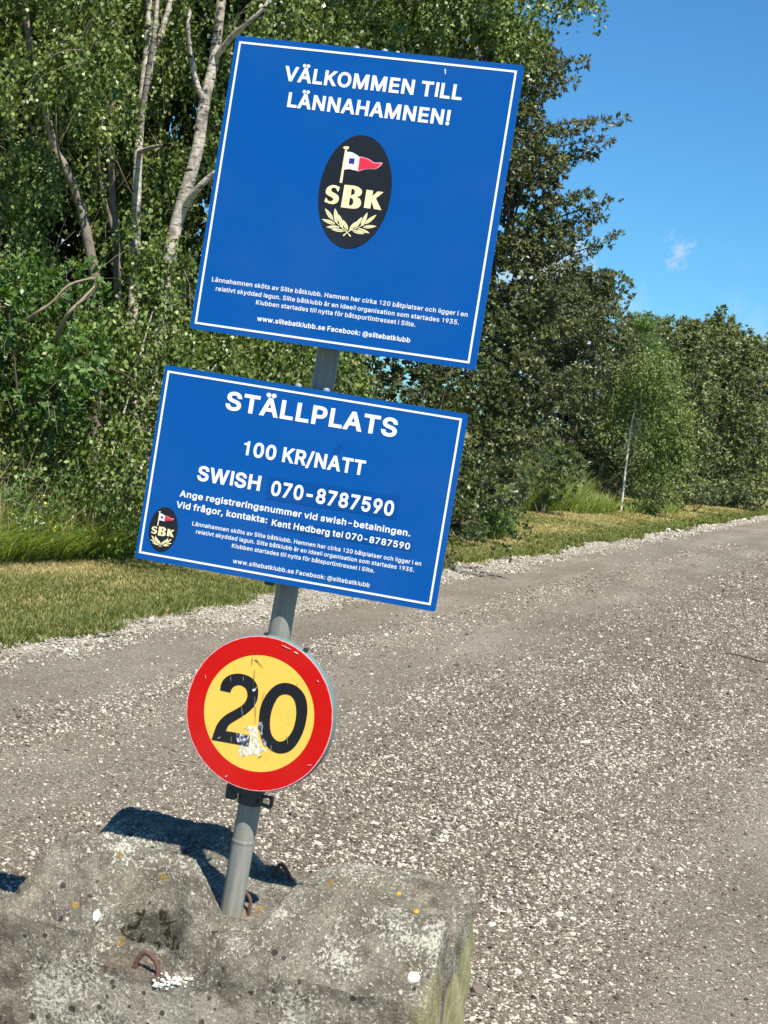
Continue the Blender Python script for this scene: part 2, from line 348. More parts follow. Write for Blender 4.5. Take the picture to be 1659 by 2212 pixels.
'P': (0.4796, [[34, -26, 34, 535, 236, 535, 276, 532, 312, 524, 345, 510, 372, 492, 395, 469, 413, 442, 425, 412, 432, 381, 435, 348, 432, 314, 425, 283, 413, 253, 395, 226, 372, 203, 345, 184, 312, 170, 276, 162, 236, 160, 83, 160, 83, 268, 232, 268, 254, 270, 271, 274, 284, 279, 295, 286, 303, 295, 310, 305, 314, 318, 318, 332, 318, 348, 318, 364, 314, 378, 310, 390, 304, 400, 295, 408, 284, 416, 271, 421, 254, 425, 232, 426, 150, 426, 150, -26]]),
'R': (0.4841, [[34, -26, 34, 535, 237, 535, 276, 532, 313, 525, 345, 512, 373, 494, 396, 472, 413, 446, 426, 416, 433, 385, 436, 352, 433, 319, 426, 288, 413, 259, 396, 233, 372, 211, 344, 194, 312, 181, 276, 174, 237, 172, 70, 172, 70, 281, 233, 281, 255, 282, 273, 286, 286, 290, 301, 300, 311, 314, 315, 324, 318, 337, 319, 352, 318, 368, 315, 381, 310, 392, 304, 402, 296, 410, 286, 416, 272, 422, 254, 425, 232, 426, 150, 426, 150, -26], [338, -26, 188, 254, 318, 255, 470, -25]]),
'S': (0.4817, [[224, -35, 185, -33, 150, -26, 117, -15, 88, 1, 63, 21, 42, 45, 27, 72, 17, 102, 8, 162, 126, 162, 133, 125, 137, 114, 144, 104, 152, 96, 162, 89, 176, 83, 190, 79, 206, 76, 224, 75, 243, 76, 260, 80, 276, 84, 290, 91, 300, 99, 309, 108, 315, 118, 318, 128, 319, 139, 317, 152, 312, 162, 301, 172, 285, 181, 237, 198, 176, 214, 134, 228, 98, 247, 68, 270, 44, 300, 30, 334, 26, 372, 29, 405, 38, 435, 54, 463, 74, 486, 98, 506, 127, 522, 158, 533, 192, 540, 227, 542, 263, 540, 296, 533, 327, 521, 355, 506, 378, 487, 398, 464, 414, 438, 423, 409, 430, 352, 317, 352, 307, 392, 300, 405, 287, 416, 270, 425, 250, 430, 225, 432, 207, 432, 192, 428, 178, 424, 161, 414, 150, 403, 144, 390, 142, 376, 144, 362, 150, 351, 163, 341, 180, 332, 220, 318, 272, 304, 321, 288, 340, 280, 357, 270, 374, 258, 390, 245, 405, 229, 417, 210, 427, 188, 432, 164, 434, 138, 432, 107, 423, 77, 408, 49, 388, 24, 364, 4, 334, -13, 301, -25, 264, -32]]),
'T': (0.4837, [[6, 426, 6, 535, 443, 535, 443, 426, 283, 426, 283, -26, 166, -26, 166, 426]]),
'V': (0.5148, [[186, -26, -21, 535, 103, 535, 217, 215, 240, 145, 283, 5, 200, 5, 242, 146, 265, 214, 376, 535, 500, 535, 296, -26]]),
'W': (0.7213, [[135, -26, -18, 535, 102, 535, 188, 202, 201, 151, 212, 99, 228, 14, 158, 14, 174, 99, 186, 152, 199, 202, 286, 535, 400, 535, 487, 202, 500, 152, 511, 99, 529, 14, 456, 14, 473, 99, 485, 151, 498, 202, 583, 535, 704, 535, 550, -26, 436, -26, 342, 316, 326, 386, 305, 501, 381, 501, 360, 389, 343, 316, 250, -26]]),
'a': (0.4243, [[160, -34, 133, -33, 108, -28, 84, -19, 61, -6, 42, 10, 26, 30, 14, 54, 6, 80, 4, 108, 6, 132, 12, 155, 21, 175, 40, 198, 64, 216, 82, 224, 100, 231, 120, 236, 174, 246, 230, 252, 245, 255, 251, 257, 249, 256, 250, 258, 250, 256, 248, 273, 244, 284, 238, 292, 228, 298, 214, 303, 196, 305, 176, 303, 159, 298, 146, 291, 136, 283, 129, 274, 113, 243, 4, 275, 28, 326, 44, 348, 62, 366, 82, 380, 103, 392, 125, 400, 148, 406, 171, 409, 195, 410, 244, 405, 264, 400, 282, 392, 300, 382, 317, 369, 332, 352, 346, 332, 355, 308, 361, 281, 363, 252, 363, -26, 250, -26, 250, 26, 286, 26, 271, 6, 250, -10, 225, -23, 205, -30, 184, -33], [170, 72, 188, 73, 203, 76, 215, 81, 230, 93, 241, 106, 247, 122, 250, 140, 250, 148, 268, 157, 236, 150, 204, 146, 180, 142, 143, 134, 131, 128, 124, 122, 120, 116, 118, 105, 120, 95, 123, 88, 129, 82, 139, 76, 153, 73]]),
'b': (0.4595, [[230, -34, 204, -33, 181, -28, 160, -20, 136, -4, 118, 14, 105, 33, 138, 33, 138, -26, 26, -26, 26, 535, 140, 535, 140, 345, 105, 345, 118, 363, 136, 380, 159, 396, 180, 404, 203, 409, 230, 410, 264, 408, 297, 398, 327, 382, 354, 361, 376, 334, 394, 304, 406, 268, 414, 230, 416, 189, 414, 147, 406, 109, 394, 74, 376, 42, 354, 16, 328, -6, 298, -22, 265, -31], [220, 73, 237, 74, 251, 79, 264, 86, 274, 97, 284, 110, 292, 126, 297, 145, 301, 166, 302, 190, 301, 212, 297, 233, 292, 252, 284, 268, 275, 280, 264, 290, 252, 298, 238, 302, 220, 304, 203, 302, 189, 298, 176, 291, 166, 281, 157, 269, 149, 253, 144, 235, 140, 214, 139, 190, 140, 165, 144, 144, 150, 124, 157, 109, 166, 96, 177, 86, 190, 79, 204, 74]]),
'c': (0.4308, [[207, -34, 170, -31, 135, -22, 103, -6, 75, 16, 52, 42, 32, 74, 19, 108, 11, 146, 8, 188, 11, 229, 19, 267, 32, 302, 52, 334, 75, 360, 103, 382, 135, 398, 170, 408, 207, 410, 228, 410, 248, 407, 268, 402, 295, 392, 320, 378, 342, 359, 361, 338, 372, 321, 380, 303, 396, 259, 288, 231, 268, 274, 254, 290, 234, 300, 206, 304, 189, 302, 174, 297, 161, 290, 150, 279, 140, 265, 133, 249, 127, 230, 124, 210, 122, 188, 124, 166, 127, 146, 133, 127, 140, 111, 150, 97, 161, 87, 174, 79, 189, 74, 206, 72, 234, 77, 255, 87, 270, 103, 289, 148, 396, 121, 382, 76, 373, 58, 362, 41, 344, 19, 322, 0, 305, -10, 287, -19, 268, -26, 248, -30, 228, -33]]),
'd': (0.4595, [[195, -34, 160, -31, 127, -22, 97, -6, 70, 16, 48, 42, 31, 74, 18, 109, 10, 147, 8, 189, 10, 230, 18, 268, 31, 304, 49, 335, 71, 361, 98, 382, 128, 398, 160, 408, 195, 410, 221, 409, 244, 404, 265, 396, 289, 380, 307, 363, 320, 345, 285, 345, 285, 535, 398, 535, 398, -26, 287, -26, 287, 33, 320, 33, 307, 14, 288, -4, 264, -19, 244, -28, 221, -33], [204, 73, 221, 74, 235, 79, 248, 86, 258, 96, 268, 108, 275, 124, 281, 144, 284, 165, 286, 190, 284, 214, 281, 235, 275, 254, 268, 269, 259, 281, 248, 291, 236, 298, 222, 302, 204, 304, 187, 302, 172, 298, 160, 290, 150, 280, 140, 268, 133, 252, 127, 233, 124, 212, 122, 190, 124, 166, 127, 145, 133, 126, 140, 110, 150, 97, 161, 86, 173, 79, 188, 74]]),
'e': (0.439, [[212, -34, 172, -31, 136, -22, 103, -6, 75, 16, 51, 42, 32, 73, 19, 108, 11, 146, 8, 187, 11, 228, 18, 266, 32, 301, 50, 332, 73, 359, 101, 381, 133, 398, 168, 407, 205, 410, 229, 409, 252, 405, 275, 398, 297, 389, 318, 376, 337, 360, 355, 340, 370, 317, 382, 291, 390, 262, 396, 229, 397, 194, 397, 143, 49, 143, 49, 247, 385, 235, 288, 158, 282, 223, 279, 242, 274, 258, 266, 272, 258, 284, 248, 292, 236, 299, 222, 303, 205, 304, 188, 302, 174, 298, 161, 292, 150, 282, 140, 271, 132, 258, 127, 244, 123, 228, 122, 210, 122, 178, 124, 154, 128, 134, 134, 118, 142, 104, 152, 93, 164, 84, 178, 78, 194, 74, 212, 72, 230, 74, 245, 77, 257, 83, 267, 91, 275, 101, 291, 136, 400, 109, 382, 61, 369, 40, 354, 21, 336, 5, 315, -9, 292, -20, 267, -28, 240, -33]]),
'f': (0.2888, [[254, 405, 254, 301, -20, 301, -20, 405], [54, -26, 54, 432, 56, 456, 63, 480, 74, 500, 88, 518, 105, 532, 124, 542, 145, 550, 166, 554, 188, 556, 227, 552, 275, 539, 245, 436, 210, 446, 195, 448, 180, 446, 174, 442, 170, 434, 168, 417, 168, -26]]),
'g': (0.4602, [[207, -176, 178, -175, 150, -171, 125, -164, 103, -155, 82, -143, 65, -130, 50, -114, 38, -98, 14, -60, 108, -7, 140, -48, 151, -57, 165, -64, 176, -68, 190, -70, 206, -71, 231, -69, 250, -64, 266, -54, 276, -43, 283, -28, 285, -4, 285, 42, 320, 42, 306, 24, 288, 7, 264, -8, 243, -16, 220, -20, 194, -21, 161, -18, 129, -10, 99, 4, 72, 24, 50, 49, 32, 78, 18, 112, 11, 150, 8, 191, 10, 232, 18, 270, 32, 304, 49, 335, 72, 361, 98, 382, 128, 398, 161, 408, 196, 410, 222, 409, 245, 404, 266, 396, 289, 381, 308, 363, 321, 345, 287, 345, 287, 405, 398, 405, 398, -10, 396, -44, 387, -76, 372, -105, 352, -128, 328, -146, 300, -160, 271, -169, 240, -175], [205, 85, 222, 86, 237, 90, 249, 97, 260, 106, 268, 117, 276, 131, 282, 148, 285, 169, 286, 192, 285, 216, 282, 236, 276, 254, 268, 269, 259, 282, 248, 291, 236, 298, 222, 302, 205, 304, 188, 302, 173, 298, 160, 290, 150, 280, 140, 268, 133, 252, 127, 235, 124, 215, 122, 192, 124, 170, 127, 150, 133, 133, 140, 118, 150, 106, 160, 98, 172, 91, 187, 87]]),
'h': (0.4451, [[140, 226, 140, -26, 26, -26, 26, 535, 140, 535, 140, 262, 63, 262, 93, 331, 112, 361, 137, 383, 165, 399, 195, 408, 227, 410, 256, 408, 283, 402, 308, 392, 330, 376, 349, 356, 364, 332, 375, 305, 381, 274, 383, 241, 383, -26, 270, -26, 270, 234, 268, 257, 262, 274, 254, 286, 242, 295, 228, 301, 210, 303, 196, 302, 184, 299, 174, 295, 160, 284, 149, 270, 144, 258, 141, 244]]),
'i': (0.2017, [[26, -26, 26, 405, 140, 405, 140, -26], [84, 416, 58, 421, 36, 436, 20, 457, 15, 483, 20, 509, 36, 531, 58, 546, 84, 550, 110, 546, 132, 531, 148, 509, 153, 483, 148, 457, 132, 436, 110, 421]]),
'k': (0.4158, [[90, 91, 84, 238, 110, 238, 274, 405, 406, 398, 195, 174, 188, 174], [26, -26, 26, 535, 140, 535, 140, -26], [281, -26, 113, 188, 194, 268, 416, -22]]),
'l': (0.17, [[40, 0, 135, 0, 135, 535, 40, 535]]),
'm': (0.6449, [[26, -26, 26, 405, 138, 405, 138, 269, 72, 269, 90, 324, 100, 345, 113, 363, 135, 384, 161, 400, 190, 409, 219, 412, 252, 409, 280, 398, 305, 380, 324, 356, 338, 330, 355, 269, 276, 269, 294, 322, 304, 342, 318, 360, 333, 376, 351, 388, 370, 399, 391, 406, 414, 411, 437, 412, 462, 410, 486, 404, 509, 395, 530, 381, 549, 363, 564, 341, 574, 315, 581, 286, 583, 256, 583, -26, 470, -26, 470, 252, 468, 272, 463, 284, 456, 292, 445, 299, 433, 303, 419, 304, 401, 302, 387, 297, 376, 289, 368, 278, 363, 264, 361, 246, 361, -26, 248, -26, 248, 258, 246, 273, 242, 283, 235, 292, 226, 298, 214, 303, 200, 304, 184, 302, 170, 297, 158, 288, 148, 276, 144, 266, 141, 254, 140, 237, 140, -26]]),
'n': (0.4448, [[140, 226, 140, -26, 26, -26, 26, 405, 138, 405, 138, 262, 63, 262, 93, 331, 112, 361, 137, 383, 165, 399, 195, 408, 227, 410, 256, 408, 283, 402, 308, 392, 330, 376, 349, 356, 364, 333, 375, 305, 381, 274, 383, 241, 383, -26, 270, -26, 270, 234, 268, 257, 262, 274, 254, 286, 242, 295, 228, 301, 210, 303, 196, 302, 184, 299, 174, 295, 160, 284, 149, 270, 144, 258, 141, 244]]),
'o': (0.4503, [[207, -34, 170, -31, 135, -22, 103, -6, 75, 16, 52, 42, 32, 74, 19, 108, 11, 146, 8, 188, 11, 229, 19, 267, 32, 302, 52, 334, 75, 360, 103, 382, 135, 398, 170, 408, 207, 410, 245, 408, 280, 398, 312, 382, 340, 360, 364, 334, 383, 302, 396, 267, 404, 229, 407, 188, 404, 146, 396, 108, 383, 74, 364, 42, 340, 16, 312, -6, 280, -22, 245, -31], [207, 72, 226, 74, 242, 79, 254, 87, 266, 98, 275, 111, 283, 127, 288, 146, 292, 166, 293, 188, 292, 209, 288, 230, 283, 249, 275, 265, 266, 279, 254, 290, 242, 297, 226, 302, 207, 304, 189, 302, 174, 297, 161, 290, 150, 279, 140, 265, 133, 249, 127, 230, 124, 210, 122, 188, 124, 166, 127, 146, 133, 127, 140, 111, 150, 97, 161, 87, 174, 79, 189, 74]]),
'p': (0.4595, [[26, -169, 26, 405, 138, 405, 138, 345, 105, 345, 118, 363, 136, 380, 159, 396, 180, 404, 203, 409, 230, 410, 264, 408, 297, 398, 327, 382, 354, 361, 376, 334, 394, 304, 406, 268, 414, 230, 416, 189, 414, 147, 406, 109, 394, 74, 376, 42, 354, 16, 328, -6, 298, -22, 265, -31, 230, -34, 204, -33, 181, -28, 160, -19, 136, -4, 118, 14, 105, 33, 140, 33, 140, -169], [220, 73, 237, 74, 251, 79, 264, 86, 274, 97, 284, 110, 292, 126, 297, 145, 301, 166, 302, 190, 301, 212, 297, 233, 292, 252, 284, 268, 275, 280, 264, 290, 252, 298, 238, 302, 220, 304, 203, 302, 189, 298, 176, 291, 166, 281, 157, 269, 149, 253, 144, 235, 140, 214, 139, 190, 140, 165, 144, 144, 150, 124, 157, 109, 166, 96, 177, 86, 190, 79, 204, 74]]),
'r': (0.2942, [[26, -26, 26, 405, 138, 405, 138, 347, 99, 347, 102, 353, 118, 373, 138, 389, 161, 401, 186, 408, 212, 411, 230, 410, 270, 408, 270, 292, 227, 298, 208, 300, 188, 298, 171, 292, 158, 282, 148, 270, 142, 255, 140, 235, 140, -26]]),
's': (0.4001, [[182, -34, 154, -33, 128, -28, 103, -21, 80, -10, 60, 4, 42, 21, 28, 41, 17, 64, 3, 114, 111, 137, 124, 99, 130, 89, 139, 82, 150, 76, 164, 73, 181, 72, 202, 73, 217, 77, 228, 83, 239, 94, 241, 104, 240, 110, 236, 117, 225, 124, 205, 130, 142, 145, 108, 156, 78, 170, 54, 190, 35, 214, 24, 242, 21, 274, 23, 300, 31, 324, 44, 347, 61, 366, 81, 382, 104, 394, 130, 403, 158, 409, 187, 410, 215, 409, 240, 404, 264, 396, 285, 386, 304, 372, 319, 356, 332, 338, 342, 318, 358, 271, 254, 247, 236, 283, 225, 296, 217, 301, 205, 305, 188, 306, 170, 305, 157, 301, 147, 296, 138, 286, 135, 276, 137, 269, 142, 262, 148, 258, 161, 253, 178, 248, 236, 234, 271, 224, 301, 209, 325, 190, 343, 166, 354, 138, 357, 107, 355, 80, 347, 55, 334, 32, 316, 12, 295, -4, 270, -18, 243, -27, 213, -32]]),
't': (0.2625, [[230, 405, 230, 301, -20, 301, -20, 405], [39, 497, 152, 497, 152, 99, 154, 84, 156, 80, 159, 78, 171, 76, 182, 77, 222, 83, 244, -18, 195, -28, 168, -30, 132, -27, 101, -16, 74, 2, 54, 28, 42, 58, 39, 92]]),
'u': (0.4451, [[182, -31, 154, -29, 127, -23, 102, -12, 80, 3, 61, 23, 46, 47, 35, 74, 28, 105, 26, 138, 26, 405, 140, 405, 140, 145, 142, 122, 148, 106, 156, 93, 167, 84, 182, 78, 200, 76, 214, 77, 226, 80, 236, 84, 250, 95, 261, 110, 266, 121, 269, 136, 270, 154, 270, 405, 383, 405, 383, -26, 272, -26, 272, 118, 346, 118, 317, 48, 297, 18, 272, -4, 244, -20, 214, -28]]),
'v': (0.4243, [[144, -26, -20, 405, 102, 405, 190, 163, 212, 94, 240, -5, 150, -5, 178, 94, 199, 163, 286, 405, 409, 405, 244, -26]]),
'w': (0.6022, [[118, -26, -12, 405, 107, 405, 158, 220, 179, 143, 208, 15, 132, 15, 160, 141, 181, 220, 232, 405, 336, 405, 387, 220, 407, 142, 434, 15, 358, 15, 388, 142, 408, 220, 460, 405, 580, 405, 449, -26, 349, -26, 294, 165, 280, 218, 265, 274, 244, 364, 324, 364, 302, 274, 288, 218, 273, 165, 218, -26]]),
'y': (0.4243, [[16, -157, 42, -56, 76, -62, 90, -64, 98, -63, 105, -61, 111, -56, 118, -46, 126, -26, 135, -2, -20, 405, 102, 405, 190, 163, 212, 94, 240, -5, 149, -5, 178, 94, 199, 163, 287, 405, 409, 405, 228, -68, 219, -88, 208, -107, 196, -124, 175, -144, 150, -160, 122, -168, 92, -171, 60, -169]]),
'Ä': (0.5148, [[-21, -26, 183, 535, 294, 535, 500, -26, 377, -26, 262, 294, 239, 364, 197, 504, 280, 504, 238, 363, 215, 294, 104, -26], [84, 116, 84, 225, 396, 225, 396, 116], [312, 546, 286, 550, 264, 565, 250, 587, 244, 612, 250, 638, 264, 660, 286, 674, 312, 679, 337, 674, 359, 660, 374, 638, 378, 612, 374, 587, 359, 565, 337, 550], [168, 546, 142, 550, 121, 565, 106, 587, 101, 612, 106, 638, 121, 660, 142, 674, 168, 679, 194, 674, 215, 660, 230, 638, 235, 612, 230, 587, 215, 565, 194, 550]]),
'ä': (0.4243, [[160, -34, 133, -33, 108, -28, 84, -19, 61, -6, 42, 10, 26, 30, 14, 54, 6, 80, 4, 108, 6, 132, 12, 155, 21, 175, 40, 198, 64, 216, 82, 224, 100, 231, 120, 236, 174, 246, 230, 252, 245, 255, 251, 257, 249, 256, 250, 258, 250, 256, 248, 273, 244, 284, 238, 292, 228, 298, 214, 303, 196, 305, 176, 303, 159, 298, 146, 291, 136, 283, 129, 274, 113, 243, 4, 275, 28, 326, 44, 348, 62, 366, 82, 380, 103, 392, 125, 400, 148, 406, 171, 409, 195, 410, 244, 405, 264, 400, 282, 392, 300, 382, 317, 369, 332, 352, 346, 332, 355, 308, 361, 281, 363, 252, 363, -26, 250, -26, 250, 26, 286, 26, 271, 6, 250, -10, 225, -23, 205, -30, 184, -33], [170, 72, 188, 73, 203, 76, 215, 81, 230, 93, 241, 106, 247, 122, 250, 140, 250, 148, 268, 157, 236, 150, 204, 146, 180, 142, 143, 134, 131, 128, 124, 122, 120, 116, 118, 105, 120, 95, 123, 88, 129, 82, 139, 76, 153, 73], [261, 416, 236, 421, 214, 436, 199, 457, 194, 483, 199, 509, 214, 530, 236, 545, 261, 550, 287, 545, 308, 530, 323, 509, 328, 483, 323, 458, 308, 436, 287, 421], [118, 416, 92, 421, 70, 436, 55, 457, 50, 483, 55, 509, 70, 530, 92, 545, 118, 550, 143, 545, 165, 530, 179, 509, 184, 483, 179, 458, 165, 436, 143, 421]]),
'å': (0.4243, [[160, -34, 133, -33, 108, -28, 84, -19, 61, -6, 42, 10, 26, 30, 14, 54, 6, 80, 4, 108, 6, 132, 12, 155, 21, 175, 40, 198, 64, 216, 82, 224, 100, 231, 120, 236, 174, 246, 230, 252, 245, 255, 251, 257, 249, 256, 250, 258, 250, 256, 248, 273, 244, 284, 238, 292, 228, 298, 214, 303, 196, 305, 176, 303, 159, 298, 146, 291, 136, 283, 129, 274, 113, 243, 4, 275, 28, 326, 44, 348, 62, 366, 82, 380, 103, 392, 125, 400, 148, 406, 171, 409, 195, 410, 244, 405, 264, 400, 282, 392, 300, 382, 317, 369, 332, 352, 346, 332, 355, 308, 361, 281, 363, 252, 363, -26, 250, -26, 250, 26, 286, 26, 271, 6, 250, -10, 225, -23, 205, -30, 184, -33], [170, 72, 188, 73, 203, 76, 215, 81, 230, 93, 241, 106, 247, 122, 250, 140, 250, 148, 268, 157, 236, 150, 204, 146, 180, 142, 143, 134, 131, 128, 124, 122, 120, 116, 118, 105, 120, 95, 123, 88, 129, 82, 139, 76, 153, 73], [189, 378, 159, 382, 132, 393, 108, 410, 90, 433, 78, 460, 74, 490, 78, 519, 90, 546, 108, 568, 132, 586, 159, 597, 189, 601, 219, 597, 247, 586, 270, 568, 288, 546, 300, 519, 304, 490, 300, 460, 288, 433, 270, 410, 247, 393, 219, 382], [189, 474, 196, 475, 201, 478, 204, 484, 205, 490, 204, 496, 201, 501, 196, 504, 189, 505, 183, 504, 178, 501, 175, 496, 174, 490, 175, 484, 178, 478, 183, 475]]),
'ö': (0.4503, [[207, -34, 170, -31, 135, -22, 103, -6, 75, 16, 52, 42, 32, 74, 19, 108, 11, 146, 8, 188, 11, 229, 19, 267, 32, 302, 52, 334, 75, 360, 103, 382, 135, 398, 170, 408, 207, 410, 245, 408, 280, 398, 312, 382, 340, 360, 364, 334, 383, 302, 396, 267, 404, 229, 407, 188, 404, 146, 396, 108, 383, 74, 364, 42, 340, 16, 312, -6, 280, -22, 245, -31], [207, 72, 226, 74, 242, 79, 254, 87, 266, 98, 275, 111, 283, 127, 288, 146, 292, 166, 293, 188, 292, 209, 288, 230, 283, 249, 275, 265, 266, 279, 254, 290, 242, 297, 226, 302, 207, 304, 189, 302, 174, 297, 161, 290, 150, 279, 140, 265, 133, 249, 127, 230, 124, 210, 122, 188, 124, 166, 127, 146, 133, 127, 140, 111, 150, 97, 161, 87, 174, 79, 189, 74], [279, 416, 254, 421, 232, 436, 217, 457, 212, 483, 217, 509, 232, 530, 254, 545, 279, 550, 305, 545, 326, 530, 341, 509, 346, 483, 341, 458, 326, 436, 305, 421], [136, 416, 110, 421, 88, 436, 74, 457, 68, 483, 74, 509, 88, 530, 110, 545, 136, 550, 161, 545, 183, 530, 198, 509, 202, 483, 198, 458, 183, 436, 161, 421]]),
}
EMBLEM = {"B":[[-.0294, .0345], [-.0034, .0349], [.0101, .0318], [.0177, .0252], [.0182, .0173], [.0143, .0113], [.0067, .0083], [.0155, .004], [.0206, -.0045], [.0198, -.0125], [.0137, -.0196], [.0028, -.0225], [-.0102, -.0229], [-.0297, -.0231]], "b1":[[-.0095, .0274], [-.0035, .0257], [.0004, .0199], [-.0015, .0133], [-.0091, .01]], "b2":[[-.0102, .004], [-.0043, .0027], [.0, -.0039], [-.0006, -.0116], [-.0049, -.0153], [-.0103, -.0154]], "S":[[-.0404, .0268], [-.0426, .0154], [-.0457, .0166], [-.0489, .0218], [-.0538, .024], [-.0594, .0229], [-.0618, .0178], [-.0582, .013], [-.0481, .0092], [-.0407, .0038], [-.0383, -.0039], [-.0406, -.0113], [-.0487, -.017], [-.06, -.0177], [-.0686, -.0155], [-.0745, -.0147], [-.0729, -.0042], [-.0705, -.0039], [-.0667, -.0093], [-.0611, -.0114], [-.0545, -.0098], [-.0525, -.0056], [-.0562, -.0013], [-.0667, .0025], [-.0741, .0076], [-.0748, .017], [-.0703, .0247], [-.0613, .0298], [-.0516, .0302], [-.0456, .0285]], "K":[[.0293, .0289], [.0463, .0286], [.047, .0145], [.0585, .0282], [.0739, .0281], [.0566, .0102], [.0756, -.0174], [.0561, -.0167], [.0466, .0019], [.0465, -.0171], [.0295, -.0168]], "pole":[[-.0425, .1238], [-.0376, .1237], [-.0365, .038], [-.0431, .0384]], "knob":[[-.0464, .13], [-.0356, .1316], [-.0332, .1291], [-.0338, .1259], [-.0375, .1231], [-.0424, .1232], [-.0468, .1252], [-.0477, .1279]], "white":[[-.0378, .1175], [-.0301, .1182], [-.0218, .1175], [-.0114, .1134], [-.0016, .1083], [-.0012, .0909], [-.0015, .0731], [-.0114, .0738], [-.0231, .0753], [-.0364, .0721], [-.0369, .0898]], "redo":[[-.0017, .1086], [.0105, .1087], [.024, .1056], [.0372, .0994], [.0492, .1003], [.0591, .1009], [.0546, .0918], [.0438, .0833], [.028, .0814], [.0139, .0781], [.0017, .073], [-.0019, .0731], [-.0015, .0924]], "red":[[-.0013, .1064], [.0108, .1069], [.0238, .1036], [.0359, .0975], [.048, .0976], [.0555, .0989], [.052, .0928], [.0428, .085], [.0277, .0831], [.0136, .0801], [.0028, .0765], [-.0003, .0755], [-.0008, .0925]], "blue":[[-.0275, .1025], [-.0137, .1029], [-.0131, .0892], [-.0273, .0891]], "leaves":[[-.0444, -.0577, -.0702, -.0308, .0097], [-.0329, -.0634, -.0445, -.0276, .0113], [-.0372, -.0671, -.0737, -.059, .0089], [-.0164, -.074, -.0325, -.0412, .0097], [-.0247, -.0734, -.0592, -.077, .0081], [-.0027, -.0785, -.019, -.0537, .0089], [-.0088, -.0809, -.0445, -.082, .0077], [.0021, -.0779, .0153, -.0541, .0081], [.0138, -.0701, .0293, -.0405, .0097], [.0308, -.0648, .0409, -.0272, .0097], [.0385, -.0575, .0649, -.0305, .0089], [.0358, -.0657, .0695, -.0591, .0081], [.0222, -.0714, .0549, -.0783, .0081], [.0085, -.0771, .0418, -.0823, .0081]], "stems":[[[.0078, -.093], [-.0072, -.0807], [-.0309, -.0655], [-.0446, -.0569]], [[-.0115, -.0939], [.0024, -.0795], [.0218, -.0691], [.038, -.0591]]]}
SPEED = {"two":[[-.1137, .0365], [-.1142, .053], [-.1088, .0672], [-.0972, .0796], [-.0805, .0876], [-.0629, .0906], [-.0426, .0887], [-.0267, .0811], [-.0151, .0672], [-.0104, .0511], [-.0102, .0306], [-.0175, .0119], [-.0336, -.0087], [-.0585, -.0313], [-.0738, -.0467], [-.0788, -.0633], [-.0474, -.0615], [-.0123, -.0616], [-.0116, -.0889], [-.1136, -.0944], [-.1104, -.0703], [-.1046, -.0483], [-.0889, -.0242], [-.0637, -.0032], [-.0452, .0145], [-.0382, .0314], [-.0392, .0449], [-.0455, .0556], [-.0574, .0609], [-.0698, .0596], [-.0795, .0528], [-.084, .0439], [-.0846, .0369]], "z1":[[.0521, .0917], [.0769, .0929], [.099, .0847], [.1163, .0681], [.1268, .0399], [.1291, .0064], [.1253, -.0249], [.1155, -.0543], [.1008, -.0753], [.0815, -.0864], [.0603, -.0878], [.0388, -.0783], [.021, -.06], [.0095, -.0369], [.003, -.0075], [.0031, .0232], [.0121, .0525], [.0295, .0784]], "z2":[[.0609, .0637], [.0771, .0631], [.0898, .0522], [.0975, .0335], [.101, .0105], [.099, -.0172], [.0907, -.0394], [.0791, -.0539], [.0656, -.0586], [.0521, -.0531], [.0414, -.0401], [.0348, -.0177], [.0333, .0093], [.0377, .0341], [.0464, .0548]], "st":[[-.0345, -.0432], [-.0145, -.0336], [.0003, -.0355], [.0082, -.0201], [.0195, -.0227], [.0333, -.0487], [.0358, -.0721], [.0421, -.0809], [.0288, -.0925], [.0203, -.1047], [.0026, -.1069], [-.014, -.1148], [-.0301, -.116], [-.0365, -.0951], [-.0429, -.0862], [-.0489, -.0635]]}

# ------------------------------------------------------------------ ground, road, verge
SD = np.array([0.336, 0.942]); SD /= np.linalg.norm(SD)      # along the road
SN = np.array([SD[1], -SD[0]])                               # across it, towards the camera
S0 = np.array([-2.3, 9.65])                                  # a point of the far edge
def st(s, t):
    return S0 + SD * s + SN * t
def to_st(p):
    q = np.asarray(p)[..., :2] - S0
    return q @ SD, q @ SN
def edge_wob(s):
    return 0.10 * np.sin(s * 0.9 + 1) + 0.07 * np.sin(s * 2.3) + 0.05 * np.sin(s * 5.1 + 2) - 0.012 * np.clip(s, 0, 60) * 0.5

def sheet(name, s0, s1, ns, t0, t1, nt_, zf, mat, kind='structure'):
    s = np.linspace(s0, s1, ns); t = np.linspace(0, 1, nt_)
    Sg, Tg = np.meshgrid(s, t, indexing='ij')
    a = t0(Sg) if callable(t0) else t0; b = t1(Sg) if callable(t1) else t1
    Tt = a + (b - a) * Tg
    P = S0[None, None] + Sg[..., None] * SD + Tt[..., None] * SN
    Z = zf(Sg, Tt)
    V = np.concatenate([P, Z[..., None]], -1).reshape(-1, 3)
    i = np.arange((ns - 1) * nt_).reshape(ns - 1, nt_)[:, :-1].ravel()
    Q = np.stack([i, i + nt_, i + nt_ + 1, i + 1], 1)
    o = link(name, fast_mesh(name, V, Q, 4), mat, smooth=True)
    return tag(o, kind=kind)

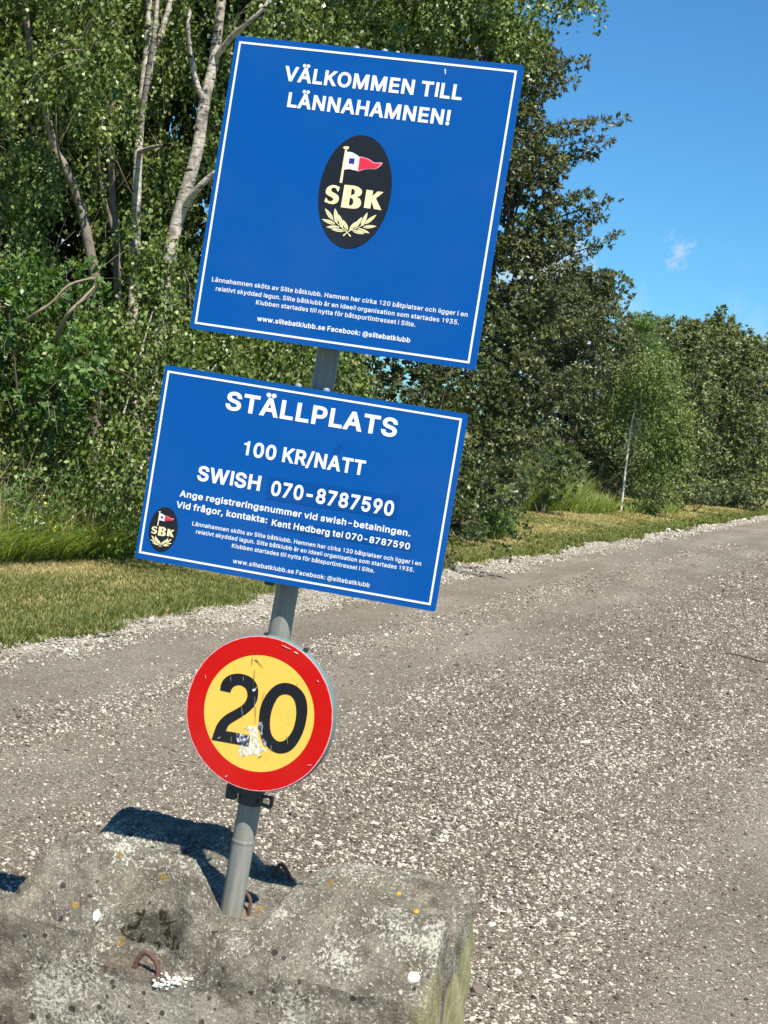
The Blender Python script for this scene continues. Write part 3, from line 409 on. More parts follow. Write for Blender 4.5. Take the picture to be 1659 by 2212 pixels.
def road_coords(t):
    g = N(t, 'ShaderNodeNewGeometry')
    sp = N(t, 'ShaderNodeSeparateXYZ'); t.links.new(g.outputs['Position'], sp.inputs[0])
    x = mathn(t, 'SUBTRACT', sp.outputs[0], float(S0[0])); y = mathn(t, 'SUBTRACT', sp.outputs[1], float(S0[1]))
    s = mathn(t, 'ADD', mathn(t, 'MULTIPLY', x, float(SD[0])), mathn(t, 'MULTIPLY', y, float(SD[1])))
    tt = mathn(t, 'ADD', mathn(t, 'MULTIPLY', x, float(SN[0])), mathn(t, 'MULTIPLY', y, float(SN[1])))
    return g.outputs['Position'], s, tt
# road: packed grit
m_road, t, b = new_mat('road_grit')
pos, s_, t_ = road_coords(t)
cv = N(t, 'ShaderNodeCombineXYZ'); t.links.new(mathn(t, 'MULTIPLY', s_, 0.22), cv.inputs[0]); t.links.new(t_, cv.inputs[1])
nA = noise(t, cv.outputs[0], 1.6, 5)                 # long streaks along the road
vB = voro(t, pos, 150); vC = voro(t, pos, 62)
nD = noise(t, pos, 260, 3)
base = ramp(t, nA.outputs[0], [(0.3, (0.148, 0.129, 0.090)), (0.5, (0.212, 0.188, 0.138)), (0.7, (0.30, 0.270, 0.205))])
base = mixc(t, mathn(t, 'MULTIPLY', nD.outputs[0], 0.5), base, (0.13, 0.105, 0.080))
chipr = N(t, 'ShaderNodeSeparateColor'); t.links.new(vB.outputs['Color'], chipr.inputs[0])
chip = mathn(t, 'MULTIPLY', mathn(t, 'GREATER_THAN', chipr.outputs[0], 0.74), mathn(t, 'LESS_THAN', vB.outputs['Distance'], 0.45))
col = mixc(t, mathn(t, 'MULTIPLY', chip, 0.75), base, (0.50, 0.45, 0.37))
chipd = mathn(t, 'MULTIPLY', mathn(t, 'LESS_THAN', chipr.outputs[0], 0.2), 0.55)
col = mixc(t, chipd, col, (0.07, 0.055, 0.045))
chip2r = N(t, 'ShaderNodeSeparateColor'); t.links.new(vC.outputs['Color'], chip2r.inputs[0])
chip2 = mathn(t, 'MULTIPLY', mathn(t, 'GREATER_THAN', chip2r.outputs[1], 0.86), mathn(t, 'LESS_THAN', vC.outputs['Distance'], 0.33))
col = mixc(t, mathn(t, 'MULTIPLY', chip2, 0.85), col, (0.58, 0.53, 0.45))
# patch of reddish soil by the stick, and broad faint blotches
rp = onground(1610, 1555)
dv = N(t, 'ShaderNodeVectorMath', operation='DISTANCE'); t.links.new(pos, dv.inputs[0]); dv.inputs[1].default_value = (float(rp[0]), float(rp[1]), 0)
nE = noise(t, pos, 1.3, 5)
rm = mathn(t, 'MULTIPLY', mathn(t, 'ADD', mathn(t, 'SUBTRACT', 1.0, mathn(t, 'DIVIDE', dv.outputs['Value'], 1.5)), mathn(t, 'MULTIPLY', mathn(t, 'SUBTRACT', nE.outputs[0], .5), 2.0)), .8, clamp=True)
col = mixc(t, mathn(t, 'MULTIPLY', rm, .6), col, (0.14, 0.080, 0.055))
col = mixc(t, mathn(t, 'MULTIPLY', mathn(t, 'SUBTRACT', nE.outputs[0], .5), 1.6, clamp=True), col, (0.13, 0.105, 0.070))
# damp-brown earth shows between the stones where the gravel lies thickest
dtt = mathn(t, 'DIVIDE', mathn(t, 'SUBTRACT', t_, 3.35), 1.15)
earth = mathn(t, 'MULTIPLY', mathn(t, 'SUBTRACT', 1.25, mathn(t, 'MULTIPLY', dtt, dtt)), mathn(t, 'MULTIPLY', nA.outputs[0], 1.2), clamp=True)
col = mixc(t, mathn(t, 'MULTIPLY', earth, 0.62), col, (0.088, 0.068, 0.045))
t.links.new(col, b.inputs['Base Color'])
b.inputs['Roughness'].default_value = 0.9; b.inputs['Specular IOR Level'].default_value = 0.2
bp = N(t, 'ShaderNodeBump'); bp.inputs['Strength'].default_value = 0.9; bp.inputs['Distance'].default_value = 0.006
hh = mathn(t, 'SUBTRACT', mathn(t, 'MULTIPLY', nD.outputs[0], 0.8), mathn(t, 'ADD', vB.outputs['Distance'], mathn(t, 'MULTIPLY', vC.outputs['Distance'], 0.6)))
t.links.new(hh, bp.inputs['Height']); t.links.new(bp.outputs[0], b.inputs['Normal'])

def zroad(s, t):
    return 0.004 + 0.018 * np.exp(-((t - 1.35) / .22) ** 2) + 0.014 * np.exp(-((t - 3.2) / .5) ** 2) + 0.004 * np.sin(s * 3.1 + t * 5)
sheet('gravel_road', -14, 125, 900, lambda s: 0.05 + edge_wob(s) * .3, 9.0, 90, zroad, m_road)

# limestone shoulder
m_sh, t, b = new_mat('limestone_grit')
g = N(t, 'ShaderNodeNewGeometry'); pos = g.outputs['Position']
v1 = voro(t, pos, 52); v2 = voro(t, pos, 120)
sc1 = N(t, 'ShaderNodeSeparateColor'); t.links.new(v1.outputs['Color'], sc1.inputs[0])
col = ramp(t, sc1.outputs[0], [(0.0, (0.22, 0.19, 0.15)), (0.35, (0.42, 0.38, 0.31)), (1.0, (0.62, 0.58, 0.50))])
col = mixc(t, mathn(t, 'MULTIPLY', v1.outputs['Distance'], 1.1, clamp=True), col, (0.20, 0.17, 0.13))
t.links.new(col, b.inputs['Base Color']); b.inputs['Roughness'].default_value = 0.9
bp = N(t, 'ShaderNodeBump'); bp.inputs['Strength'].default_value = 1.0; bp.inputs['Distance'].default_value = 0.012
t.links.new(mathn(t, 'SUBTRACT', 1.0, mathn(t, 'ADD', v1.outputs['Distance'], mathn(t, 'MULTIPLY', v2.outputs['Distance'], 0.4))), bp.inputs['Height'])
t.links.new(bp.outputs[0], b.inputs['Normal'])
def sh_in(s): return 0.31 + edge_wob(s + 3) * .8 + 0.05 * np.sin(s * 7)
sheet('limestone_shoulder', -14, 120, 1000, lambda s: edge_wob(s) - .03, sh_in, 6,
      lambda s, t: 0.024 + 0.004 * np.sin(9 * s + 4 * t) - 0.024 * np.clip((t - (sh_in(s) - .16)) * 7, 0, 1), m_sh)

# grass ground (to the horizon)
m_gr, t, b = new_mat('mown_grass_ground')
pos, s_, t_ = road_coords(t)
n1 = noise(t, pos, 0.55, 5); n2 = noise(t, pos, 5, 6); n3 = noise(t, pos, 90, 4)
# drier strip in the middle of the verge, greener by the shoulder
dry = mathn(t, 'MULTIPLY', mathn(t, 'SUBTRACT', n1.outputs[0], 0.28), 3.2, clamp=True)
away = mathn(t, 'MULTIPLY', mathn(t, 'ADD', mathn(t, 'MULTIPLY', t_, -1.0), -0.35), 1.6, clamp=True)
dry = mathn(t, 'MULTIPLY', dry, away)
grc = ramp(t, n2.outputs[0], [(0.3, (0.085, 0.115, 0.022)), (0.7, (0.165, 0.185, 0.042))])
drc = ramp(t, n2.outputs[0], [(0.3, (0.27, 0.215, 0.090)), (0.7, (0.46, 0.375, 0.175))])
col = mixc(t, dry, grc, drc)
col = mixc(t, mathn(t, 'MULTIPLY', n3.outputs[0], 0.6), col, (0.05, 0.05, 0.02))
t.links.new(col, b.inputs['Base Color']); b.inputs['Roughness'].default_value = 0.9; b.inputs['Specular IOR Level'].default_value = 0.15
bp = N(t, 'ShaderNodeBump'); bp.inputs['Strength'].default_value = 1.0; bp.inputs['Distance'].default_value = 0.03
t.links.new(n3.outputs[0], bp.inputs['Height']); t.links.new(bp.outputs[0], b.inputs['Normal'])
def zv(s, t):
    return 0.012 + 0.03 * np.clip(-t * .8, 0, 1) + 0.015 * np.sin(s * 1.3) * np.sin(t * 2.1)
sheet('grass_verge', -16, 130, 700, -16, lambda s: edge_wob(s), 60, zv, m_gr)
o = link('ground', mesh('ground', [(-2500, -900, -.03), (2500, -900, -.03), (2500, 2600, -.03), (-2500, 2600, -.03)], [(0, 1, 2, 3)]), m_gr)
tag(o, kind='structure')

# ------------------------------------------------------------------ loose stones (geometry nodes, one object per kind of stuff)
def stone_group(mat):
    gt = bpy.data.node_groups.new('scatter_stones', 'GeometryNodeTree')
    gt.interface.new_socket('Geometry', in_out='INPUT', socket_type='NodeSocketGeometry')
    gt.interface.new_socket('Geometry', in_out='OUTPUT', socket_type='NodeSocketGeometry')
    gi = gt.nodes.new('NodeGroupInput'); go = gt.nodes.new('NodeGroupOutput')
    ico = gt.nodes.new('GeometryNodeMeshIcoSphere'); ico.inputs['Radius'].default_value = 1; ico.inputs['Subdivisions'].default_value = 1
    sp = gt.nodes.new('GeometryNodeSetPosition')
    ra = gt.nodes.new('FunctionNodeRandomValue'); ra.data_type = 'FLOAT_VECTOR'
    ra.inputs[0].default_value = (-.28, -.28, -.28); ra.inputs[1].default_value = (.28, .28, .28)
    gt.links.new(ico.outputs[0], sp.inputs['Geometry']); gt.links.new(ra.outputs[0], sp.inputs['Offset'])
    sm = gt.nodes.new('GeometryNodeSetMaterial'); sm.inputs['Material'].default_value = mat
    gt.links.new(sp.outputs[0], sm.inputs[0])
    iop = gt.nodes.new('GeometryNodeInstanceOnPoints')
    gt.links.new(gi.outputs[0], iop.inputs['Points']); gt.links.new(sm.outputs[0], iop.inputs['Instance'])
    for nm, sock in (('rot', 'Rotation'), ('scl', 'Scale')):
        na = gt.nodes.new('GeometryNodeInputNamedAttribute'); na.data_type = 'FLOAT_VECTOR'; na.inputs[0].default_value = nm
        gt.links.new(na.outputs[0], iop.inputs[sock])
    gt.links.new(iop.outputs[0], go.inputs[0])
    return gt
def stone_mat(name, stops):
    m, t, b = new_mat(name)
    a = N(t, 'ShaderNodeAttribute', attribute_type='INSTANCER', attribute_name='tone')
    col = ramp(t, a.outputs['Fac'], stops)
    tcn = N(t, 'ShaderNodeTexCoord')
    n = noise(t, tcn.outputs['Object'], 2.2, 4)
    col = mixc(t, mathn(t, 'MULTIPLY', n.outputs[0], 0.35), col, (0.20, 0.165, 0.12), 'MIX')
    t.links.new(col, b.inputs['Base Color']); b.inputs['Roughness'].default_value = 0.85; b.inputs['Specular IOR Level'].default_value = 0.25
    return m
def stones(name, P, size, tone, mat, flat=0.6):
    n = len(P)
    me = bpy.data.meshes.new(name)
    me.vertices.add(n); me.vertices.foreach_set('co', np.ascontiguousarray(P, dtype=np.float32).ravel())
    scl = size[:, None] * np.stack([rng.uniform(.75, 1.35, n), rng.uniform(.6, 1.0, n), rng.uniform(.35, .8, n) * flat / .6], 1)
    rot = np.stack([rng.normal(0, .3, n), rng.normal(0, .3, n), rng.uniform(0, 6.28, n)], 1)
    for nm, arr, ty in (('scl', scl, 'FLOAT_VECTOR'), ('rot', rot, 'FLOAT_VECTOR')):
        at_ = me.attributes.new(nm, ty, 'POINT'); at_.data.foreach_set('vector', arr.astype(np.float32).ravel())
    at_ = me.attributes.new('tone', 'FLOAT', 'POINT'); at_.data.foreach_set('value', tone.astype(np.float32))
    o = link(name, me, mat)
    md = o.modifiers.new('scatter', 'NODES'); md.node_group = stone_group(mat)
    return o
m_stone = stone_mat('road_stone', [(0.0, (0.040, 0.031, 0.025)), (0.30, (0.115, 0.092, 0.072)), (0.50, (0.25, 0.213, 0.163)), (0.70, (0.50, 0.448, 0.355)), (1.0, (0.80, 0.75, 0.64))])
m_lime = stone_mat('limestone', [(0.0, (0.12, 0.10, 0.07)), (0.35, (0.28, 0.245, 0.19)), (0.7, (0.46, 0.42, 0.34)), (1.0, (0.66, 0.61, 0.51))])

def in_view(P, pad):
    q = P - np.array([0, 0, CAM_H])
    f = q[:, 1] * CP - q[:, 2] * SP
    v = -(q[:, 2] * CP + q[:, 1] * SP)
    u = PF * q[:, 0] / f; v = PF * v / f
    x = PW / 2 + u * CR - v * SR; y = PH / 2 + u * SR + v * CR
    padp = pad * PF / f
    return (f > .5) & (x > -padp) & (x < PW + padp) & (y < PH + padp) & (y > -padp)
def vnoise(x, y, sc_, seed=0):
    """smooth value noise"""
    r = np.random.default_rng(seed); G = r.random((64, 64))
    x = x * sc_; y = y * sc_
    xi = np.floor(x).astype(int); yi = np.floor(y).astype(int); fx = x - xi; fy = y - yi
    fx = fx * fx * (3 - 2 * fx); fy = fy * fy * (3 - 2 * fy)
    g = lambda a, b: G[a % 64, b % 64]
    return (g(xi, yi) * (1 - fx) + g(xi + 1, yi) * fx) * (1 - fy) + (g(xi, yi + 1) * (1 - fx) + g(xi + 1, yi + 1) * fx) * fy

def loose(s, t):
    """how much loose gravel lies on the road surface (0..1)"""
    d = 0.33 + 0.34 * np.exp(-((t - 1.35) / .26) ** 2) + 0.80 * np.exp(-((t - 3.45) / 1.05) ** 2)
    d -= 0.42 * np.exp(-((t - .78) / .26) ** 2) + 0.28 * np.exp(-((t - 1.95) / .3) ** 2) + 0.30 * np.clip((t - 4.5) / .4, 0, 1)
    d *= 0.55 + 0.9 * vnoise(s * .35, t, 1.7, 3)
    d += 0.25 * (vnoise(s * .5, t, 5.5, 5) - .5)
    return np.clip(d, 0.04, 1.0)
pts = []; sz = []; tn = []
for (ya, yb, dens) in ((2.2, 5.5, 7600), (5.5, 8.5, 6400), (8.5, 12.5, 4200), (12.5, 20, 1300), (20, 34, 380)):
    xa, xb = -0.30 * yb - 1.2, 0.30 * yb + 1.2
    n = int((yb - ya) * (xb - xa) * dens)
    P = np.stack([rng.uniform(xa, xb, n), rng.uniform(ya, yb, n), np.zeros(n)], 1)
    P = P[in_view(P, .35 if yb < 13 else 1.0)]
    s, t = to_st(P)
    L = loose(s, t)
    k = (t > .32 + edge_wob(s + 3) * .5) & (rng.random(len(P)) < L ** 1.15)
    P, s, t, L = P[k], s[k], t[k], L[k]
    size = np.exp(rng.normal(math.log(.0047), .38, len(P))) * (1 + 0.5 * np.clip(L - .6, 0, 1))
    big = rng.random(len(P)) < .015; size[big] *= 1.7
    size *= {5.5: 1, 8.5: 1.0, 12.5: 1.05, 20: 1.3, 34: 1.8}[yb]
    P[:, 2] = zroad(s, t) + size * .18
    pale = 0.46 + 0.12 * np.exp(-((t - 1.35) / .2) ** 2) + 0.10 * (vnoise(s * .5, t, 2.3, 9) - .5)
    hi = rng.random(len(P)) < (.29 + (pale - .46) + .30 * (vnoise(s * .12 + 4, t + 4, 4.2, 12) - .5))
    tone = np.clip(np.where(hi, rng.normal(.77, .12, len(P)), rng.normal(.34, .17, len(P))), 0, 1)
    pts.append(P); sz.append(size); tn.append(tone)
P = np.concatenate(pts); print('road stones', len(P))
tag(stones('loose_gravel', P, np.concatenate(sz), np.concatenate(tn), m_stone),
    'loose grey and cream gravel lying all over the road', 'gravel', kind='stuff')
pts = []; sz = []; tn = []
for (sa, sb, dens, k_) in ((-4, 8, 3600, 1.0), (8, 20, 1300, 1.5), (20, 55, 350, 2.8)):
    n = int((sb - sa) * .8 * dens)
    s = rng.uniform(sa, sb, n); t = rng.uniform(-.25, 1.0, n)
    a = edge_wob(s) - .04; b_ = sh_in(s)
    pr = np.clip(1 - (t - b_) / .22, 0, 1) * np.clip((t - a) / .12 + 1, 0, 1) * (.45 + .75 * vnoise(s, t, 2.6, 31))
    k = rng.random(n) < pr
    s, t = s[k], t[k]
    P = np.concatenate([S0 + s[:, None] * SD + t[:, None] * SN, np.full((len(s), 1), .028)], 1)
    size = np.exp(rng.normal(math.log(.0072), .38, len(s))) * k_
    P[:, 2] += rng.uniform(-.3, .6, len(s)) * size - .022 * np.clip((t - (b_[k] - .16)) * 7, 0, 1)
    pts.append(P); sz.append(size); tn.append(np.clip(rng.normal(.62, .25, len(s)), 0, 1))
P = np.concatenate(pts); print('lime stones', len(P))
tag(stones('limestone_chippings', P, np.concatenate(sz), np.concatenate(tn), m_lime),
    'band of white limestone chippings along the far edge of the road', 'gravel', kind='stuff')
_gc = {}
def thinner(P, d, sgn):
    a = nrm_rows(P - np.roll(P, 1, 0)); b = nrm_rows(np.roll(P, -1, 0) - P)
    na = np.stack([a[:, 1], -a[:, 0]], 1); nb = np.stack([b[:, 1], -b[:, 0]], 1)
    m_ = na + nb; L = np.linalg.norm(m_, axis=1, keepdims=True); m_ = np.where(L > .3, m_ / np.maximum(L, .3), na)
    k = 1 / np.maximum(.4, np.sum(m_ * na, 1, keepdims=True))
    return P - sgn * m_ * d * np.minimum(k, 1.9)
def nrm_rows(v): return v / np.maximum(np.linalg.norm(v, axis=1, keepdims=True), 1e-9)
def poly_area(P): return .5 * float(np.sum(P[:, 0] * np.roll(P[:, 1], -1) - np.roll(P[:, 0], -1) * P[:, 1]))
def glyph(ch, thin=0.0):
    if (ch, thin) not in _gc:
        a, en = GLYPHS[ch]
        Ps = [np.array(s).reshape(-1, 2) / 1000 for s in en]
        if thin:
            sg = 1 if poly_area(max(Ps, key=lambda q: abs(poly_area(q)))) > 0 else -1
            Ps = [thinner(P, thin, sg) for P in Ps]
        _gc[(ch, thin)] = (a, *fill(Ps))
    return _gc[(ch, thin)]
def lettering(text, x0, x1, z, cap, mat, parent, y=-0.0009, th=0.0007, slope=0.0):
    x = 0; items = []; thin = .015 if cap < .0125 else (.006 if cap < .02 else 0.0)
    for i, ch in enumerate(text):
        if ch == ' ': x += .175; continue
        a, p, tr = glyph(ch, thin); items.append((x, p, tr)); x += a
    lo = min(xx + p[:, 0].min() for xx, p, _ in items); hi = max(xx + p[:, 0].max() for xx, p, _ in items)
    sx = (x1 - x0) / (hi - lo); sz = cap / .561
    V = []; F = []
    for xx, p, tr in items:
        o = len(V); n = len(p)
        q = [(x0 + (xx + a - lo) * sx, z + (b + .026) * sz + slope * (xx + a - lo) * sx) for a, b in p]
        V += [(a, y, b) for a, b in q] + [(a, y + th, b) for a, b in q]
        cnt = set()
        for t in tr:
            F.append(tuple(i + o for i in t))
            for a, b in ((t[0], t[1]), (t[1], t[2]), (t[2], t[0])): cnt.add((a, b))
        for a, b in cnt:
            if (b, a) not in cnt: F.append((b + o, a + o, a + n + o, b + n + o))
    return link('lettering', mesh('lettering', V, F), mat, parent)
def frame_matrix(c, yaw, back, roll):
    cc, s = math.cos(roll), math.sin(roll); A = np.array([[cc, 0, -s], [0, 1, 0], [s, 0, cc]])
    cc, s = math.cos(back), math.sin(back); B = np.array([[1, 0, 0], [0, cc, s], [0, -s, cc]])
    cc, s = math.cos(yaw), math.sin(yaw); C = np.array([[cc, s, 0], [-s, cc, 0], [0, 0, 1]])
    M = (A @ B @ C).T
    return Matrix([[*map(float, M[i]), float(c[i])] for i in range(3)] + [[0, 0, 0, 1]])

# ------------------------------------------------------------------ materials of the signs
def sign_mat(name, col, rough=0.32, dirt=0.06):
    m, t, b = new_mat(name)
    tcn = N(t, 'ShaderNodeTexCoord')
    n = noise(t, tcn.outputs['Object'], 3.5, 6, .6)
    n2 = noise(t, tcn.outputs['Object'], 120, 3, .6)
    f = mathn(t, 'MULTIPLY', mathn(t, 'SUBTRACT', n.outputs[0], 0.48), 3 * dirt, clamp=True)
    c = mixc(t, f, col, (0.35, 0.35, 0.33))
    c = mixc(t, mathn(t, 'MULTIPLY', mathn(t, 'GREATER_THAN', n2.outputs[0], 0.73), dirt * 3), c, (0.5, 0.5, 0.48))
    b.inputs['Specular IOR Level'].default_value = .26
    t.links.new(c, b.inputs['Base Color'])
    t.links.new(mathn(t, 'ADD', rough - .05, mathn(t, 'MULTIPLY', n.outputs[0], 0.12)), b.inputs['Roughness'])
    bp = N(t, 'ShaderNodeBump'); bp.inputs['Strength'].default_value = 0.06; bp.inputs['Distance'].default_value = 0.02
    t.links.new(n.outputs[0], bp.inputs['Height']); t.links.new(bp.outputs[0], b.inputs['Normal'])
    return m
m_blue = sign_mat('blue_vinyl', (0.0, 0.078, 0.32), .36, .03)
m_patch = sign_mat('blue_patch', (0.0, 0.064, 0.265), .28, .03)
m_white = sign_mat('white_vinyl', (0.80, 0.81, 0.82), .4, .03)
m_black = sign_mat('black_vinyl', (0.012, 0.014, 0.018), .4, .03)
m_cream = sign_mat('cream_print', (0.85, 0.76, 0.42), .4, .03)
m_cream_d = sign_mat('dark_cream_print', (0.30, 0.25, 0.12), .4, .03)
m_navy = sign_mat('navy_print', (0.02, 0.03, 0.30), .4, .03)
m_crim = sign_mat('crimson_print', (0.72, 0.03, 0.07), .4, .03)
m_pink = sign_mat('pale_red_print', (0.85, 0.35, 0.38), .4, .03)
m_alu = simple('dull_aluminium', (0.55, 0.57, 0.58), .45, .6, var=.2)
m_rear = simple('grey_paint', (0.28, 0.30, 0.32), .5, var=.2)
m_zinc = simple('weathered_zinc', (0.42, 0.45, 0.44), .55, .25, var=.25, vscale=20)
m_bracket = simple('black_coated_steel', (0.035, 0.038, 0.04), .45, var=.3)
m_rust = simple('rusted_rebar', (0.105, 0.050, 0.038), .75, bump=.8, bscale=160, var=.45, vscale=50)
m_teal = simple('grey_green_sheet', (0.13, 0.20, 0.185), .5, var=.25, vscale=30)

# ------------------------------------------------------------------ the post
PA, PB, PC = at(495, 1992, 3.970), at(613, 1300, 3.972), at(703, 800, 3.968)
axis = (PC - PA) / np.linalg.norm(PC - PA)
top = PA + axis * 2.30
foot = PA - axis * 0.05
m, t, b = new_mat('galvanised_pipe')
tcn = N(t, 'ShaderNodeTexCoord')
mp = N(t, 'ShaderNodeMapping'); mp.inputs['Scale'].default_value = (60, 60, 4); t.links.new(tcn.outputs['Object'], mp.inputs[0])
na = noise(t, mp.outputs[0], 1.0, 5, .6); nb = noise(t, tcn.outputs['Object'], 14, 5, .6); nc_ = noise(t, tcn.outputs['Object'], 3.5, 3)
c = ramp(t, na.outputs[0], [(.3, (.19, .19, .165)), (.7, (.32, .318, .275))])
c = mixc(t, mathn(t, 'MULTIPLY', mathn(t, 'SUBTRACT', nb.outputs[0], .52), 2.4, clamp=True), c, (.30, .27, .20))
c = mixc(t, mathn(t, 'MULTIPLY', mathn(t, 'SUBTRACT', nc_.outputs[0], .5), 2.4, clamp=True), c, (.19, .205, .205))
t.links.new(c, b.inputs['Base Color']); b.inputs['Metallic'].default_value = .08; b.inputs['Specular IOR Level'].default_value = .35
t.links.new(mathn(t, 'ADD', .42, mathn(t, 'MULTIPLY', nb.outputs[0], .3)), b.inputs['Roughness'])
bp = N(t, 'ShaderNodeBump'); bp.inputs['Strength'].default_value = .25; bp.inputs['Distance'].default_value = .002
t.links.new(nb.outputs[0], bp.inputs['Height']); t.links.new(bp.outputs[0], b.inputs['Normal'])
m_pipe = m
post = empty('sign_post', tuple(PA))
tag(post, 'leaning grey galvanised steel post standing in the concrete block and carrying all three signs', 'post')
def axp(h): return PA + axis * h
mb = MB(); mb.tube([foot - PA, axis * 2.25], .030, 40); mb.build('pipe', m_pipe, post, True)
mb = MB()
mb.tube([axis * 2.245, axis * 2.26, axis * 2.268], [.032, .032, .026], 32); mb.build('cap', m_bracket, post, True)
mb = MB()
h0 = .225
mb.tube([axis * (h0 - .006), axis * (h0 - .002), axis * (h0 + .002), axis * (h0 + .006)], [.0301, .0312, .0312, .0301], 40, False); mb.build('weld_seam', m_pipe, post, True)
def on_axis_at(zw):
    return PA + axis * ((zw - PA[2]) / axis[2])
def clamp(name, parent, M, zl, reach, mat, hw=.034):
    """U-clamp round the post joined to the back of a sign by two lugs; built in the sign's own frame"""
    Mi = M.inverted()
    P0 = Mi @ Vector(on_axis_at((M @ Vector((0, 0, zl))).z))
    d = (Mi.to_3x3() @ Vector(axis)).normalized()
    mb = MB()
    mb.tube([np.array(P0) - np.array(d) * .016, np.array(P0) + np.array(d) * .016], [.0335, .0335], 28)
    mb.box((P0.x, (P0.y + .004) / 2, P0.z), (.045, max(.004, (P0.y - .03) / 2), .012), ch=.003)
    o = mb.build(name, mat, parent)
    for sx in (-1, 1):
        mb = MB(); mb.tube([(P0.x + sx * .040, P0.y - .035, P0.z), (P0.x + sx * .040, P0.y + .028, P0.z)], .004, 8)
        mb.tube([(P0.x + sx * .040, P0.y - .040, P0.z), (P0.x + sx * .040, P0.y - .033, P0.z)], .008, 6)
        mb.build('bolt', m_zinc, o)
    return o

# smooth the curved stretches, keep the corners of the figure
def smart(P, sharp, k=4, K=1.0):
    out = []; n = len(P)
    for i in range(n):
        p0, p1, p2, p3 = [np.array(P[j % n], float) for j in (i - 1, i, i + 1, i + 2)]
        if i in sharp: p0 = p1 - (p2 - p1)
        if (i + 1) % n in sharp: p3 = p2 + (p2 - p1)
        if i in sharp and (i + 1) % n in sharp: out.append(p1); continue
        for j in range(k):
            q = j / k; out.append(.5 * (2 * p1 + (p2 - p0) * q + (2 * p0 - 5 * p1 + 4 * p2 - p3) * q * q + (3 * p1 - p0 - 3 * p2 + p3) * q ** 3))
    return [(p[0] * K, p[1] * K) for p in out]

def emblem(parent, cx, cz, k, y0=0.0):
    """oval club badge: k = size factor"""
    root = None
    a = np.linspace(0, 2 * np.pi, 80, endpoint=False)
    T = lambda P: [(cx + p[0] * k, cz + (p[1] - .020) * k) for p in P]
    root = solid('emblem', [[(cx + .0935 * k * math.cos(q), cz + .1442 * k * math.sin(q)) for q in a]], -.0008 + y0, .0007, m_black, parent)
    y1, y2, y3 = -.0014 + y0, -.0020 + y0, -.0026 + y0
    E = EMBLEM
    cmz = lambda P, n=3: T(catmull(P, n))
    solid('flagpole', [T(E['pole'])], y1, .0005, m_cream, root)
    solid('flagpole_knob', [cmz(E['knob'])], y2, .0005, m_cream, root)
    solid('pennant_edge', [cmz(E['redo'])], y1, .0005, m_pink, root)
    solid('pennant', [cmz(E['red'])], y2, .0005, m_crim, root)
    solid('white_field', [T(E['white'])], y2 - .0002 * k, .0005, m_white, root)
    solid('blue_square', [T(E['blue'])], y3, .0005, m_navy, root)
    solid('letter', [T(smart(E['S'], {0, 1, 2, 15, 16, 17}))], y1, .0005, m_cream, root)
    solid('letter', [T(smart(E['B'], {0, 13, 6})), T(smart(E['b1'], {0, 4})), T(smart(E['b2'], {0, 5}))], y1, .0005, m_cream, root, rule='evenodd')
    solid('letter', [T(E['K'])], y1, .0005, m_cream, root)
    for (x0, z0, x1, z1, w) in E['leaves']:
        d = np.array([x1 - x0, z1 - z0]); L = np.linalg.norm(d); d /= L; nrm = np.array([-d[1], d[0]]); p0 = np.array([x0, z0])
        P = []
        for i in range(9):
            q = i / 8; P.append(p0 + d * L * q + nrm * w * .5 * math.sin(math.pi * q ** .8) ** .8)
        for i in range(7, 0, -1):
            q = i / 8; P.append(p0 + d * L * q - nrm * w * .5 * math.sin(math.pi * q ** .8) ** .8)
        lf = solid('laurel_leaf', [T(P)], y1, .0005, m_cream, root)
        if k > .6:
            v = [p0 + d * L * .12 + nrm * .0004, p0 + d * L * .85, p0 + d * L * .12 - nrm * .0004]
            ve = solid('leaf_vein', [T(v)], y2, .0003, m_cream_d, root)
    for s_ in E['stems']:
        c = catmull(s_, 4, False); L_ = []; R_ = []
        for i, p in enumerate(c):
            d = c[min(i + 1, len(c) - 1)] - c[max(i - 1, 0)]; d /= np.linalg.norm(d); n_ = np.array([-d[1], d[0]])
            w = .0013 * (1 - .6 * i / len(c)) + (.0006 if i < 2 else 0); L_.append(p + n_ * w); R_.append(p - n_ * w)
        solid('laurel_stem', [T(L_ + R_[::-1])], y3, .0005, m_cream, root)
    return root

def blue_sign(name, label, c, yaw, back, roll, w, h, bord):
    r = empty(name)
    M = frame_matrix(c, yaw, back, roll)
    r.matrix_world = M
    tag(r, label, 'sign')
    mb = MB(); mb.box((0, .002, 0), (w / 2, .002, h / 2), ch=.004)
    p = mb.build('panel', m_blue, r)
    bx0, bx1, bz0, bz1, bw = bord
    o_ = [(bx0, bz0), (bx1, bz0), (bx1, bz1), (bx0, bz1)]
    i_ = [(bx0 + bw, bz0 + bw), (bx1 - bw, bz0 + bw), (bx1 - bw, bz1 - bw), (bx0 + bw, bz1 - bw)]
    solid('border_line', [o_, i_], -.0009, .0007, m_white, r, rule='evenodd')
    for sx in (-1, 1):
        mb = MB(); mb.box((sx * (w / 2 - .012), .013, 0), (.006, .009, h / 2 - .01)); mb.build('rear_flange', m_alu, r)
    for z in (h * .33, -h * .33):
        mb = MB(); mb.box((0, .0125, z), (w * .4, .006, .014), ch=.003); mb.build('rear_rail', m_alu, r)
    for z in (h * .33, -h * .33): clamp('clamp', r, M, z, 0, m_zinc)
    return r, M

